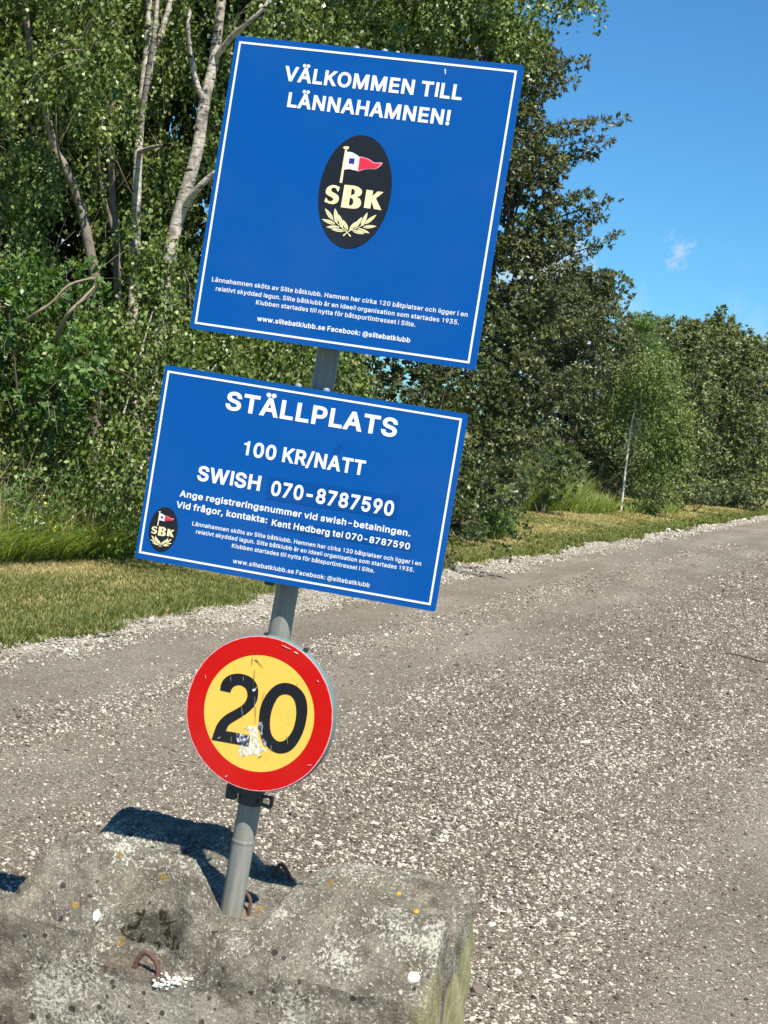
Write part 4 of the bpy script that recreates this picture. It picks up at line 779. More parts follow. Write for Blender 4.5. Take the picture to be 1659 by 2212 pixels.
S1C = (-0.194, 3.9, 2.402)
sg1, M1 = blue_sign('welcome_sign', 'large square blue welcome sign with oval club badge, topmost on the post', S1C, R(-11.26), R(-2.71), R(0.06), .753, .762, (-.3655, .3598, -.3673, .3664, .0052))
for txt, x0, x1, z, cap in (("VÄLKOMMEN TILL", -.2325, .2325, .2785, .0382), ("LÄNNAHAMNEN!", -.2122, .2122, .213, .0382),
        ("Lännahamnen sköts av Slite båtklubb. Hamnen har cirka 120 båtplatser och ligger i en", -.3375, .3355, -.2537, .0122),
        ("relativt skyddad lagun. Slite båtklubb är en ideell organisation som startades 1935.", -.3235, .3175, -.2759, .0122),
        ("Klubben startades till nytta för båtsportintresset i Slite.", -.2110, .2090, -.2964, .0122),
        ("www.slitebatklubb.se Facebook: @slitebatklubb", -.2015, .2020, -.3374, .0130)):
    lettering(txt, x0, x1, z, cap, m_white, sg1)
emblem(sg1, 0.0, .020, 1.0)
for x in (-.058, .016):
    mb = MB(); mb.tube([(x, .012, .375), (x, .012, .386), (x, .012, .389)], [.008, .008, .004], 10)
    mb.box((x, .012, .372), (.014, .006, .006)); mb.build('bracket_end', m_alu, sg1)
solid('scratch', [[(.178, .352), (.181, .352), (.183, .340), (.1815, .338)]], -.0006, .0004, m_white, sg1)

S2C = (-0.225, 3.9, 1.661)
sg2, M2 = blue_sign('pitch_fee_sign', 'wide blue camper pitch sign with prices and phone number, mounted below the square welcome sign', S2C, R(-7.23), R(-1.29), R(0.69), .797, .508, (-.3898, .3842, -.2396, .2403, .0052))
for x0, x1, z0, z1, sl_ in ((-.081, .2625, -.0445, .0150, .010), (-.0648, .3137, -.1160, -.0905, .006)):
    solid('number_patch', [[(x0, z0), (x1, z0 + sl_ * .5), (x1, z1 + sl_ * .5), (x0, z1)]], -.0005, .0004, m_patch, sg2)
for txt, x0, x1, z, cap, yy in (("STÄLLPLATS", -.2245, .2260, .1655, .0480, -.0009), ("100 KR/NATT", -.1590, .1610, .0565, .0385, -.0009), ("SWISH", -.2685, -.1005, -.0272, .0390, -.0009),
        ("070-8787590", -.0705, .2510, -.0330, .0385, -.0014), ("Ange registreringsnummer vid swish-betalningen.", -.3065, .3033, -.0764, .0172, -.0009),
        ("Vid frågor, kontakta:", -.3110, -.0675, -.1062, .0172, -.0009), ("Kent Hedberg tel 070-8787590", -.0548, .3075, -.1096, .0172, -.0014),
        ("Lännahamnen sköts av Slite båtklubb. Hamnen har cirka 120 båtplatser och ligger i en", -.2610, .3430, -.1450, .0114, -.0009),
        ("relativt skyddad lagun. Slite båtklubb är en ideell organisation som startades 1935.", -.2480, .3280, -.1640, .0114, -.0009),
        ("Klubben startades till nytta för båtsportintresset i Slite.", -.1485, .2282, -.1836, .0114, -.0009),
        ("www.slitebatklubb.se Facebook: @slitebatklubb", -.1395, .2218, -.2224, .0120, -.0009)):
    lettering(txt, x0, x1, z, cap, m_white, sg2, y=yy)
emblem(sg2, -.3350, -.168, .405)
for x in (-.046, .028):
    mb = MB(); mb.tube([(x, .012, .248), (x, .012, .259), (x, .012, .262)], [.009, .009, .004], 10)
    mb.box((x, .012, .245), (.014, .006, .006)); mb.build('bracket_end', m_alu, sg2)
mb = MB(); mb.box((-.038, .012, -.257), (.012, .006, .006), ch=.002); mb.build('bracket_end', m_bracket, sg2)
solid('smudge', [catmull([(.078, .118), (.090, .128), (.093, .118), (.083, .100), (.073, .096)], 4)], -.0004, .0003, m_patch, sg2)

# ------------------------------------------------------------------ the round speed sign
s3 = empty('speed_limit_sign')
M3 = frame_matrix((-.2428, 3.9, 1.0646), R(-15), R(-2), R(1))
s3.matrix_world = M3
tag(s3, 'round red and yellow speed limit sign reading 20, scratched, low on the post', 'sign')
K3 = 1.0073
an = np.linspace(0, 2 * np.pi, 128, endpoint=False)
ring = lambda r, dz=0: [(r * math.cos(q), dz + r * math.sin(q)) for q in an]
m_red = sign_mat('red_reflective', (0.55, 0.005, 0.003), .34, .05)
m, t, b = new_mat('yellow_reflective')
tcn = N(t, 'ShaderNodeTexCoord')
nn = noise(t, tcn.outputs['Object'], 7, 5, .6, .6); ns = noise(t, tcn.outputs['Object'], 4.5, 2, .5, 2.5)
line_ = mathn(t, 'LESS_THAN', mathn(t, 'ABSOLUTE', mathn(t, 'SUBTRACT', ns.outputs[0], .5)), .0028)
c = mixc(t, mathn(t, 'MULTIPLY', mathn(t, 'SUBTRACT', nn.outputs[0], .5), .7, clamp=True), (.92, .55, .095), (.82, .56, .17))
c = mixc(t, mathn(t, 'MULTIPLY', line_, .30), c, (.40, .33, .12))
t.links.new(c, b.inputs['Base Color']); b.inputs['Roughness'].default_value = .38; b.inputs['Specular IOR Level'].default_value = .2
m_yel = m
mb = MB()
V = []; F = []
prof = [(0.0, .0), (.1985 * K3, .0), (.2 * K3, .0015), (.2012 * K3, .006), (.2030 * K3, .012), (.2030 * K3, .022), (.1975 * K3, .023), (.1965 * K3, .008)]
n_ = 96
V.append((0, 0, 0))
for r_, y_ in prof[1:]:
    for k in range(n_):
        q = 2 * math.pi * k / n_; V.append((r_ * math.cos(q), y_, r_ * math.sin(q)))
for k in range(n_): F.append((0, 1 + k, 1 + (k + 1) % n_))
for j in range(len(prof) - 2):
    for k in range(n_):
        a, b2 = 1 + j * n_ + k, 1 + j * n_ + (k + 1) % n_; F.append((a, a + n_, b2 + n_, b2))
V.append((0, .008, 0)); li = 1 + (len(prof) - 2) * n_
for k in range(n_): F.append((len(V) - 1, li + (k + 1) % n_, li + k))
link('disc', mesh('disc', V, F), m_teal, s3, smooth=False)
solid('pale_edge', [ring(.1995 * K3), ring(.193 * K3)], -.0007, .0006, m_pink, s3, 'evenodd')
solid('red_ring', [[(p[0] * (1 + .0035 * math.sin(9 * i * .31) * math.sin(i * 1.7)), p[1] * (1 + .003 * math.sin(5 * i * .77))) for i, p in enumerate(ring(.1972 * K3))], ring(.1512)], -.0011, .0006, m_red, s3, 'evenodd')
solid('yellow_face', [ring(.1513)], -.0009, .0007, m_yel, s3)
sc3 = lambda P, k=4: [(p[0] * K3, p[1] * K3) for p in catmull(P, k)]
two = SPEED['two']
P2 = []
sharp = {0, 15, 17, 18, 19, 32}
solid('numeral', [smart(two, sharp, 4, K3)], -.0018, .0006, m_black, s3)
solid('numeral', [sc3(SPEED['z1']), sc3(SPEED['z2'])], -.0018, .0006, m_black, s3, 'evenodd')
# torn sticker residue over the foot of the figures
m, t, b = new_mat('torn_sticker')
tcn = N(t, 'ShaderNodeTexCoord')
nn = noise(t, tcn.outputs['Object'], 95, 5, .7); n2 = noise(t, tcn.outputs['Object'], 42, 3, .6, 1.5)
c = ramp(t, nn.outputs[0], [(.35, (.42, .36, .20)), (.5, (.78, .72, .52)), (.7, (.92, .88, .74))])
t.links.new(c, b.inputs['Base Color']); b.inputs['Roughness'].default_value = .8
bp = N(t, 'ShaderNodeBump'); bp.inputs['Strength'].default_value = .7; bp.inputs['Distance'].default_value = .004
t.links.new(nn.outputs[0], bp.inputs['Height']); t.links.new(bp.outputs[0], b.inputs['Normal'])
m_stick = m
m, t, b = new_mat('scuffed_black_print')
tcn = N(t, 'ShaderNodeTexCoord'); nn = noise(t, tcn.outputs['Object'], 110, 5, .7)
c = ramp(t, nn.outputs[0], [(.42, (.015, .018, .03)), (.50, (.16, .20, .30)), (.58, (.70, .70, .68))])
t.links.new(c, b.inputs['Base Color']); b.inputs['Roughness'].default_value = .7
m_scuff = m
rr = random.Random(3)
def jag(P, a=.0022, k=3):
    out = []
    for p in catmull(P, k): out.append((p[0] * K3 + rr.uniform(-a, a), p[1] * K3 + rr.uniform(-a, a)))
    return out
solid('sticker_residue', [jag([(-.0365, -.0951), (-.033, -.0895), (-.0118, -.0885), (-.0125, -.0640), (-.0185, -.0500), (-.0330, -.0480), (-.0290, -.0405), (-.0145, -.0350), (.0003, -.0362), (.0040, -.0420), (.0060, -.0560), (.0180, -.0740), (.0300, -.0850), (.0421, -.0830), (.0370, -.0900), (.0288, -.0945), (.0203, -.1060), (.0026, -.1075), (-.0140, -.1150), (-.0301, -.1160)])], -.0014, .0003, m_stick, s3)
solid('sticker_residue', [jag([(-.0500, -.0630), (-.0300, -.0625), (-.0140, -.0630), (-.0130, -.0870), (-.0300, -.0885), (-.0400, -.0870)], .0016)], -.0024, .0005, m_scuff, s3)
solid('sticker_residue', [jag([(.0040, -.0250), (.0100, -.0190), (.0150, -.0240), (.0190, -.0430), (.0230, -.0560), (.0330, -.0690), (.0345, -.0790), (.0260, -.0690), (.0140, -.0520), (.0070, -.0360)], .0016)], -.0024, .0005, m_scuff, s3)
m_scr = simple('scratch_grey', (.33, .31, .25), .6); m_scrd = simple('scratch_dark', (.12, .09, .05), .6)
for (x0, z0, x1, z1, w, mm) in ((-.036, .137, -.024, .133, .0035, m_scr), (-.030, .134, -.008, .120, .0014, m_scrd), (-.031, .112, -.026, .060, .0012, m_scrd), (-.043, .142, -.040, .118, .0012, m_scrd),
        (-.027, .056, -.019, .058, .006, m_white), (-.024, .052, -.016, .068, .0016, m_white), (-.058, .086, -.056, .074, .0012, m_scr), (-.093, .079, -.089, .066, .0012, m_scr),
        (-.018, .042, -.010, -.006, .0010, m_scr), (-.050, .010, -.040, -.020, .0012, m_scr), (.086, .088, .093, .102, .0010, m_scrd), (-.010, .020, -.004, -.030, .0008, m_scrd),
        (.048, -.072, .052, -.088, .0012, m_scr), (.085, -.036, .093, -.062, .0010, m_scr), (-.098, -.088, -.091, -.082, .003, m_scr), (.006, .06, .004, .03, .0008, m_scrd),
        (-.062, -.074, -.06, -.09, .0010, m_scr), (.020, -.113, .030, -.103, .0016, m_scrd), (-.02, -.118, -.016, -.108, .0016, m_scrd), (.140, .118, .146, .114, .003, m_pink), (-.163, .068, -.158, .058, .002, m_pink), (.155, -.102, .166, -.098, .0024, m_pink), (-.06, -.182, -.054, -.176, .003, m_pink), (.03, .187, .058, .181, .003, m_pink), (.066, .177, .078, .174, .003, m_cream)):
    d = np.array([x1 - x0, z1 - z0]); d /= np.linalg.norm(d); q = np.array([-d[1], d[0]]) * w / 2; a0 = np.array([x0, z0]); a1 = np.array([x1, z1])
    solid('scratch', [[a0 - q * .4, a0 + q * .5, (a0 + a1) / 2 + q * 1.2, a1 + q * .2, a1 - q * .3, (a0 + a1) / 2 - q]], -.0030, .0004, mm, s3)
for x, z in ((-.020, .204), (.092, .186)):
    mb = MB(); mb.tube([(x, .006, z), (x, .02, z)], .006, 8); mb.build('rivet', m_bracket, s3)
clamp('clamp', s3, M3, .10, 0, m_zinc)
# lower clamp with a lug to the left and an open loop to the right
Mi = M3.inverted()
P0 = np.array(Mi @ Vector(on_axis_at(at(530, 1719, 3.97)[2]))); dA = np.array((Mi.to_3x3() @ Vector(axis)).normalized())
mb = MB(); mb.tube([P0 - dA * .018, P0 - dA * .017, P0 + dA * .026], [.0325, .0345, .0345], 32)
mb.box((P0[0], P0[1] - .030, P0[2] + .022), (.040, .006, .014), ch=.002)
cl = mb.build('lower_clamp', m_bracket, s3)
mb = MB(); mb.box((P0[0] - .046, P0[1] - .026, P0[2] + .010), (.015, .006, .022), ch=.004); mb.tube([(P0[0] - .046, P0[1] - .038, P0[2] + .012), (P0[0] - .046, P0[1] - .01, P0[2] + .012)], .006, 6)
mb.build('clamp_lug', m_bracket, cl)
mb = MB()
lx, lz = P0[0] + .052, P0[2] + .004
loop = [(lx - .019, lz - .015), (lx + .014, lz - .017), (lx + .018, lz - .012), (lx + .018, lz + .012), (lx + .014, lz + .016), (lx - .019, lz + .014)]
inn = [(lx - .011, lz - .007), (lx + .006, lz - .009), (lx + .010, lz - .004), (lx + .010, lz + .005), (lx + .006, lz + .009), (lx - .011, lz + .007)]
o = solid('clamp_lug', [loop, inn], P0[1] - .028, .010, m_bracket, cl, 'evenodd')

# ------------------------------------------------------------------ concrete block (own frame: x along, y across, z up)
BO = Vector((-.2475, 3.98, 0)); BA = R(-11)
block = empty('concrete_block', BO, (0, 0, BA))
tag(block, 'heavy lichen-covered concrete block with notched lobes and rusty lifting loops, holding the sign post', 'concrete block')
m, t, b = new_mat('lichened_concrete')
tcn = N(t, 'ShaderNodeTexCoord'); P_ = tcn.outputs['Object']
sp = N(t, 'ShaderNodeSeparateXYZ'); t.links.new(P_, sp.inputs[0]); ux, vy, wz = sp.outputs
nL = noise(t, P_, 3.2, 5, .6); nM = noise(t, P_, 17, 6, .65); nF = noise(t, P_, 85, 5, .7); nG = noise(t, P_, 300, 3)
c = ramp(t, nM.outputs[0], [(.30, (.092, .078, .058)), (.48, (.205, .178, .134)), (.64, (.36, .315, .24))])
# worn cream below the recess, lightened to paint the sunlit bulge of the ledge
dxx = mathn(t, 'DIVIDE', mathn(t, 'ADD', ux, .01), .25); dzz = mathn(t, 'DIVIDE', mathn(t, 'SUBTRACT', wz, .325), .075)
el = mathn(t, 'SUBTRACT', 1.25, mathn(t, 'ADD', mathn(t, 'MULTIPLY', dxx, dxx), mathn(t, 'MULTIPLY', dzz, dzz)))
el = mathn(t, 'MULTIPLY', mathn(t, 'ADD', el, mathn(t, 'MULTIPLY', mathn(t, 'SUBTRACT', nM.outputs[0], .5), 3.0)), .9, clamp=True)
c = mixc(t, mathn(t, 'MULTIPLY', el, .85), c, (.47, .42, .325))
# olive-yellow algae tint in broad patches
alg = mathn(t, 'MULTIPLY', mathn(t, 'SUBTRACT', nL.outputs[0], .50), 5.0, clamp=True)
c = mixc(t, mathn(t, 'MULTIPLY', alg, .28), c, (.20, .165, .06))
# aggregate
vA = voro(t, P_, 130); sA = N(t, 'ShaderNodeSeparateColor'); t.links.new(vA.outputs['Color'], sA.inputs[0])
agg = mathn(t, 'MULTIPLY', mathn(t, 'LESS_THAN', vA.outputs['Distance'], .42), mathn(t, 'GREATER_THAN', sA.outputs[0], .62))
c = mixc(t, mathn(t, 'MULTIPLY', agg, .85), c, mixc(t, sA.outputs[1], (.075, .062, .048), (.55, .50, .40)))
# crusty white lichen, clustered
den = noise(t, P_, 5.5, 4, .6)
cr = noise(t, P_, 105, 8, .75, .4)
thr = mathn(t, 'ADD', .750, mathn(t, 'MULTIPLY', den.outputs[0], -.50))
wl = mathn(t, 'MULTIPLY', mathn(t, 'SUBTRACT', cr.outputs[0], thr), 14, clamp=True)
c = mixc(t, mathn(t, 'MULTIPLY', wl, .95), c, mixc(t, nF.outputs[0], (.48, .44, .31), (.78, .75, .64)))
# rounded pale-green / white rosettes
vR = voro(t, P_, 23); sR = N(t, 'ShaderNodeSeparateColor'); t.links.new(vR.outputs['Color'], sR.inputs[0])
rad = mathn(t, 'ADD', mathn(t, 'MULTIPLY', sR.outputs[1], .22), mathn(t, 'MULTIPLY', mathn(t, 'SUBTRACT', nF.outputs[0], .5), .35))
ro = mathn(t, 'MULTIPLY', mathn(t, 'LESS_THAN', vR.outputs['Distance'], rad), mathn(t, 'GREATER_THAN', sR.outputs[0], .78))
c = mixc(t, mathn(t, 'MULTIPLY', ro, .8), c, mixc(t, sR.outputs[2], (.36, .42, .38), (.62, .62, .55)))
# dark round spots
vD = voro(t, P_, 36); sD = N(t, 'ShaderNodeSeparateColor'); t.links.new(vD.outputs['Color'], sD.inputs[0])
rad = mathn(t, 'ADD', mathn(t, 'MULTIPLY', sD.outputs[1], .36), mathn(t, 'MULTIPLY', mathn(t, 'SUBTRACT', nF.outputs[0], .5), .22))
lowm = mathn(t, 'ADD', .80, mathn(t, 'MULTIPLY', mathn(t, 'SUBTRACT', .50, wz), -1.9), clamp=True)
da = mathn(t, 'MULTIPLY', mathn(t, 'LESS_THAN', vD.outputs['Distance'], rad), mathn(t, 'GREATER_THAN', sD.outputs[0], lowm))
c = mixc(t, mathn(t, 'MULTIPLY', da, .85), c, (.055, .048, .045))
# orange-yellow specks
vY = voro(t, P_, 15); sY = N(t, 'ShaderNodeSeparateColor'); t.links.new(vY.outputs['Color'], sY.inputs[0])
ye = mathn(t, 'MULTIPLY', mathn(t, 'LESS_THAN', vY.outputs['Distance'], mathn(t, 'MULTIPLY', nF.outputs[0], .33)), mathn(t, 'GREATER_THAN', sY.outputs[0], .80))
c = mixc(t, mathn(t, 'MULTIPLY', ye, .7), c, (.48, .30, .04))
# sandy smooth floor round the post
r2 = mathn(t, 'SQRT', mathn(t, 'ADD', mathn(t, 'POWER', mathn(t, 'SUBTRACT', ux, .045), 2.0), mathn(t, 'MULTIPLY', mathn(t, 'POWER', vy, 2.0), 2.2)))
sf = mathn(t, 'MULTIPLY', mathn(t, 'SUBTRACT', .115, r2), 22, clamp=True)
c = mixc(t, mathn(t, 'MULTIPLY', sf, .8), c, (.34, .285, .205))
# wet dark algae in the hollow behind the front loop: stain with its own ragged outline
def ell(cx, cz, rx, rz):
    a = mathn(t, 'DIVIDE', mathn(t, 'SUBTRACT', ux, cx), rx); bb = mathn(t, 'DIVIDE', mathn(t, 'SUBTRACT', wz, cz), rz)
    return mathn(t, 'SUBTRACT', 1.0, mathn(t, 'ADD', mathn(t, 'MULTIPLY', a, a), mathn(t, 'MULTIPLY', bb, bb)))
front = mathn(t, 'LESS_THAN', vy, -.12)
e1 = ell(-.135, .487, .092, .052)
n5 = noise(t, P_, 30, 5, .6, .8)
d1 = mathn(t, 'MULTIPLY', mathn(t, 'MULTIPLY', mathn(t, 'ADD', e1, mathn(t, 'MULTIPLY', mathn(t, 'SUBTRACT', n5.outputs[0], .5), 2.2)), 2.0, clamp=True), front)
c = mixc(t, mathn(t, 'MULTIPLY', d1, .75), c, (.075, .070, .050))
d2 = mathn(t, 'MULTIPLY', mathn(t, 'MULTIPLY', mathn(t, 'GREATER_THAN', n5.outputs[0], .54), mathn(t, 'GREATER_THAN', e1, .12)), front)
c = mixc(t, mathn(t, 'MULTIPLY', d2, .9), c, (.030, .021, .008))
# rust-brown smooth recess floor
e3 = ell(-.15, .402, .11, .030)
d3 = mathn(t, 'MULTIPLY', mathn(t, 'MULTIPLY', mathn(t, 'ADD', e3, mathn(t, 'MULTIPLY', mathn(t, 'SUBTRACT', nM.outputs[0], .5), .8)), 2.5, clamp=True), front)
c = mixc(t, mathn(t, 'MULTIPLY', d3, .65), c, (.20, .158, .122))
# yellow-green runs on the two bevelled end corners
run = mathn(t, 'MULTIPLY', mathn(t, 'SUBTRACT', ux, mathn(t, 'ADD', .590, mathn(t, 'MULTIPLY', mathn(t, 'SUBTRACT', .60, wz), -.22))), 60, clamp=True)
mps = N(t, 'ShaderNodeMapping'); mps.inputs['Scale'].default_value = (70, 70, 5); t.links.new(P_, mps.inputs[0])
nr_ = noise(t, mps.outputs[0], 1.0, 5, .6)
rc = ramp(t, nr_.outputs[0], [(.3, (.17, .15, .085)), (.5, (.33, .31, .13)), (.68, (.45, .43, .24))])
run = mathn(t, 'MULTIPLY', run, mathn(t, 'MULTIPLY', mathn(t, 'SUBTRACT', -.16, vy), 60, clamp=True))
run2 = mathn(t, 'MULTIPLY', mathn(t, 'GREATER_THAN', ux, .600), mathn(t, 'MULTIPLY', mathn(t, 'SUBTRACT', vy, mathn(t, 'SUBTRACT', .45, mathn(t, 'MULTIPLY', mathn(t, 'SUBTRACT', .575, wz), 2.8))), 25, clamp=True))
run = mathn(t, 'MAXIMUM', run, run2)
run = mathn(t, 'MULTIPLY', run, mathn(t, 'ADD', .35, mathn(t, 'MULTIPLY', mathn(t, 'SUBTRACT', .60, wz), 3.5), clamp=True))
c = mixc(t, mathn(t, 'MULTIPLY', run, .85), c, rc)
t.links.new(c, b.inputs['Base Color']); b.inputs['Roughness'].default_value = .92; b.inputs['Specular IOR Level'].default_value = .2
bp = N(t, 'ShaderNodeBump'); bp.inputs['Strength'].default_value = 1.0; bp.inputs['Distance'].default_value = .014
hsum = mathn(t, 'ADD', mathn(t, 'MULTIPLY', nF.outputs[0], .9), mathn(t, 'ADD', mathn(t, 'MULTIPLY', wl, .35), mathn(t, 'MULTIPLY', nG.outputs[0], .35)))
hsum = mathn(t, 'MULTIPLY', hsum, mathn(t, 'SUBTRACT', 1.0, mathn(t, 'MULTIPLY', run, .85)))
t.links.new(hsum, bp.inputs['Height']); t.links.new(bp.outputs[0], b.inputs['Normal'])
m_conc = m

def trap(u, a0, a1, b1, b0):
    return np.clip(np.minimum((u - a0) / (a1 - a0), (b0 - u) / (b0 - b1)), 0, 1)
def sm(x): x = np.clip(x, 0, 1); return x * x * (3 - 2 * x)
U0, U1, V0, V1 = -1.35, .592, -.285, .555
nu, nv = 400, 170
uu = np.linspace(U0, U1, nu); vv = np.linspace(V0, V1, nv)
Ug, Vg = np.meshgrid(uu, vv, indexing='ij')
wob = lambda s, sd: (vnoise(Ug + 5, Vg + 5, s, sd) - .5)
def bz(u, v):
    un = u + .012 * wob(9, 1); vn = v
    floor = .53 + 0 * u
    rr_ = np.hypot(un - .045, vn * 1.1)
    floor -= .048 * sm(1.25 - rr_ / .095) + .035 * sm((vn - .02) / .12) + .018 * sm((vn - .2) / .2)
    floor = np.where((un < -.47) & (vn < 0), .462, floor)
    mf = np.maximum(trap(un, -.532, -.425, -.085, .012), trap(un, .118, .195, .61, .70))
    mr = np.maximum(trap(un, -.540, -.495, -.165, -.050), trap(un, .085, .205, .60, .70))
    k = sm((vn + .05) / .10)
    mu = mf * (1 - k) + mr * k
    pv = np.where(vn < 0, sm((-vn - .045) / .075), sm((vn - .17) / .26))
    hl = np.where(vn < 0, .655 + .016 * (un < 0), .582 - .026 * (un > 0))
    mu = mu ** .9
    z = floor + (hl - floor) * mu * pv
    E = np.where(vn < 0, .674 - np.maximum(0, -vn - .145) * 1.42, .640 - np.maximum(0, vn - .460) * 1.9)
    z = np.minimum(z, E)
    # soft minimum look: knock the arrises down
    left = sm((-.505 - .04 * (vn > 0) - un) / .03)
    z = np.where(vn > -.075, z * (1 - left) + (-.03) * left, np.minimum(z, .462 * left + z * (1 - left)))
    z = np.where((vn > -.085) & (un < -.47) , np.minimum(z, np.clip(.62 + (un + .54) * 14, -.03, 1)), z)
    # recess with a hollow behind it, front face of the left lobe
    vb = -.246 + .048 * np.exp(-((un + .135) / .078) ** 4)
    rec = .402 + 7.0 * np.clip(vn - vb, 0, 1) + 7.0 * np.clip(-.262 - un, 0, 1) + 1.2 * np.clip(un + .01, 0, 1)
    z = np.minimum(z, rec)
    return z
Z = bz(Ug, Vg)
for _ in range(2):
    Zp = np.pad(Z, 1, mode='edge')
    Z = (Zp[1:-1, 1:-1] * 4 + Zp[:-2, 1:-1] + Zp[2:, 1:-1] + Zp[1:-1, :-2] + Zp[1:-1, 2:]) / 8
amp = np.where(Z > .3, 1, 0)
Z += amp * (.006 * wob(14, 2) + .008 * wob(38, 3) + .006 * (np.random.default_rng(5).random(Z.shape) - .5) + .007 * wob(5, 8))
V = np.stack([Ug, Vg, Z], -1).reshape(-1, 3)
i = np.arange((nu - 1) * nv).reshape(nu - 1, nv)[:, :-1].ravel()
Q = [np.stack([i, i + nv, i + nv + 1, i + 1], 1)]
VV = [V]; off = len(V)
def wall(idx_u, idx_v, nrm, flip):
    """side wall from the rim of the top surface down to the ground"""
    global off
    rim = np.stack([Ug[idx_u, idx_v], Vg[idx_u, idx_v], Z[idx_u, idx_v]], 1)
    L = 34; n = len(rim)
    q = np.linspace(0, 1, L)[:, None]
    z = rim[None, :, 2] * (1 - q) + (-.03) * q
    dz = np.clip(.62 - z, 0, 1)
    u = np.broadcast_to(rim[None, :, 0], z.shape).copy(); v = np.broadcast_to(rim[None, :, 1], z.shape).copy()
    fl = .085; ve = np.where(v > 0, .555, .285)
    drop = np.clip(rim[None, :, 2] - z, 0, 1)
    if nrm[0]:
        u += drop * fl
        v *= 1 + drop * fl / ve
    else:
        v += nrm[1] * drop * fl
        u = np.where(u > .3, u + (u - .3) / .3 * drop * fl, u)
    # bevelled vertical corners at the right-hand end, widening downwards
    Ur = U1 + drop * fl; Vr = ve + drop * fl
    a = (Ur - u) + (Vr - np.abs(v)); w = drop * .34
    cut = np.clip(w - a, 0, 1) * .35
    u -= cut; v -= np.sign(v) * cut
    rg = np.random.default_rng(int(n))
    nz_ = (vnoise(u * 3 + 2, z * 3 + v * 3 + 3, 6, 4) - .5) * .014 + (rg.random(z.shape) - .5) * .003
    u += nrm[0] * nz_ * (q > 0); v += nrm[1] * nz_ * (q > 0)
    VV.append(np.stack([u, v, z], -1).reshape(-1, 3))
    i = np.arange((L - 1) * n).reshape(L - 1, n)[:, :-1].ravel() + off
    f = np.stack([i, i + n, i + n + 1, i + 1], 1)
    Q.append(f[:, ::-1] if flip else f)
    off += L * n
wall(np.arange(nu), np.zeros(nu, int), (0, -1), False)
wall(np.arange(nu), np.full(nu, nv - 1), (0, 1), True)
wall(np.full(nv, nu - 1), np.arange(nv), (1, 0), False)
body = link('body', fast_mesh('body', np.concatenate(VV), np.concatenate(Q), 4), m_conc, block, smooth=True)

Bi = Matrix.Rotation(BA, 4, 'Z'); Bi.translation = BO; Bi = Bi.inverted()
def bl(p): return np.array(Bi @ Vector(p))
def bpix(x, y, v):
    """pixel -> point of the block on the plane y = v of its own frame"""
    a = bl((0, 0, CAM_H)); q = bl(at(x, y, 4.0)); d = q - a
    return a + d * ((v - a[1]) / d[1])
def rebar(P, r=.0058, name='lifting_loop'):
    mb = MB(); c = catmull(P, 6, False); mb.tube(c, [r] * len(c), 10)
    return mb.build(name, m_rust, block, True)
a = bpix(286, 2104, -.245); b_ = bpix(341, 2124, -.262); tp = bpix(316, 2058, -.240)
rebar([a - (0, 0, .02), a, (a + tp) / 2 + (-.004, 0, .013), tp, (b_ + tp) / 2 + (.010, 0, .014), b_, b_ - (0, 0, .02)], .0066)
a = bpix(586, 1914, .43); b_ = bpix(632, 1930, .43); tp = bpix(608, 1868, .43)
rebar([a - (0, 0, .07), a, a * .45 + tp * .55 + (-.006, 0, .006), tp, b_ * .45 + tp * .55 + (.008, 0, .006), b_, b_ - (0, 0, .05)], .0060)
a = bpix(530, 1996, .055); tp = bpix(541, 1948, .060); q = bpix(527, 1925, .075)
rebar([a - (0, 0, .03), a, tp, q, q + (-.02, .02, -.02)], .0048)
# two chalk-white blobs and an orange one
m_chalk = simple('chalk_white_lichen', (.80, .80, .76), .9, bump=.5, bscale=200)
m_orange = simple('orange_lichen', (.55, .31, .03), .9, bump=.5, bscale=200, var=.3, vscale=90)
def top_z(u, v):
    a = int(round((u - U0) / (U1 - U0) * (nu - 1))); c_ = int(round((v - V0) / (V1 - V0) * (nv - 1)))
    a = min(max(a, 1), nu - 2); c_ = min(max(c_, 1), nv - 2)
    gu = (Z[a + 1, c_] - Z[a - 1, c_]) / (2 * (U1 - U0) / (nu - 1)); gv = (Z[a, c_ + 1] - Z[a, c_ - 1]) / (2 * (V1 - V0) / (nv - 1))
    return Z[a, c_], Vector((-gu, -gv, 1)).normalized()
def hit(x, y):
    a = bl((0, 0, CAM_H)); q = bl(at(x, y, 4.0)); d = (q - a) / np.linalg.norm(q - a)
    for s_ in np.arange(2.5, 5.5, .004):
        p = a + d * s_
        if V0 < p[1] < V1 and U0 < p[0] < U1 and p[2] < top_z(p[0], p[1])[0]: return p, top_z(p[0], p[1])[1]
        if p[1] > V0 - .04 and p[1] < V0 and p[2] < top_z(p[0], V0)[0] and p[1] > V0 - .085 * (top_z(p[0], V0)[0] - p[2]): return p, Vector((0, -1, .1)).normalized()
    return None
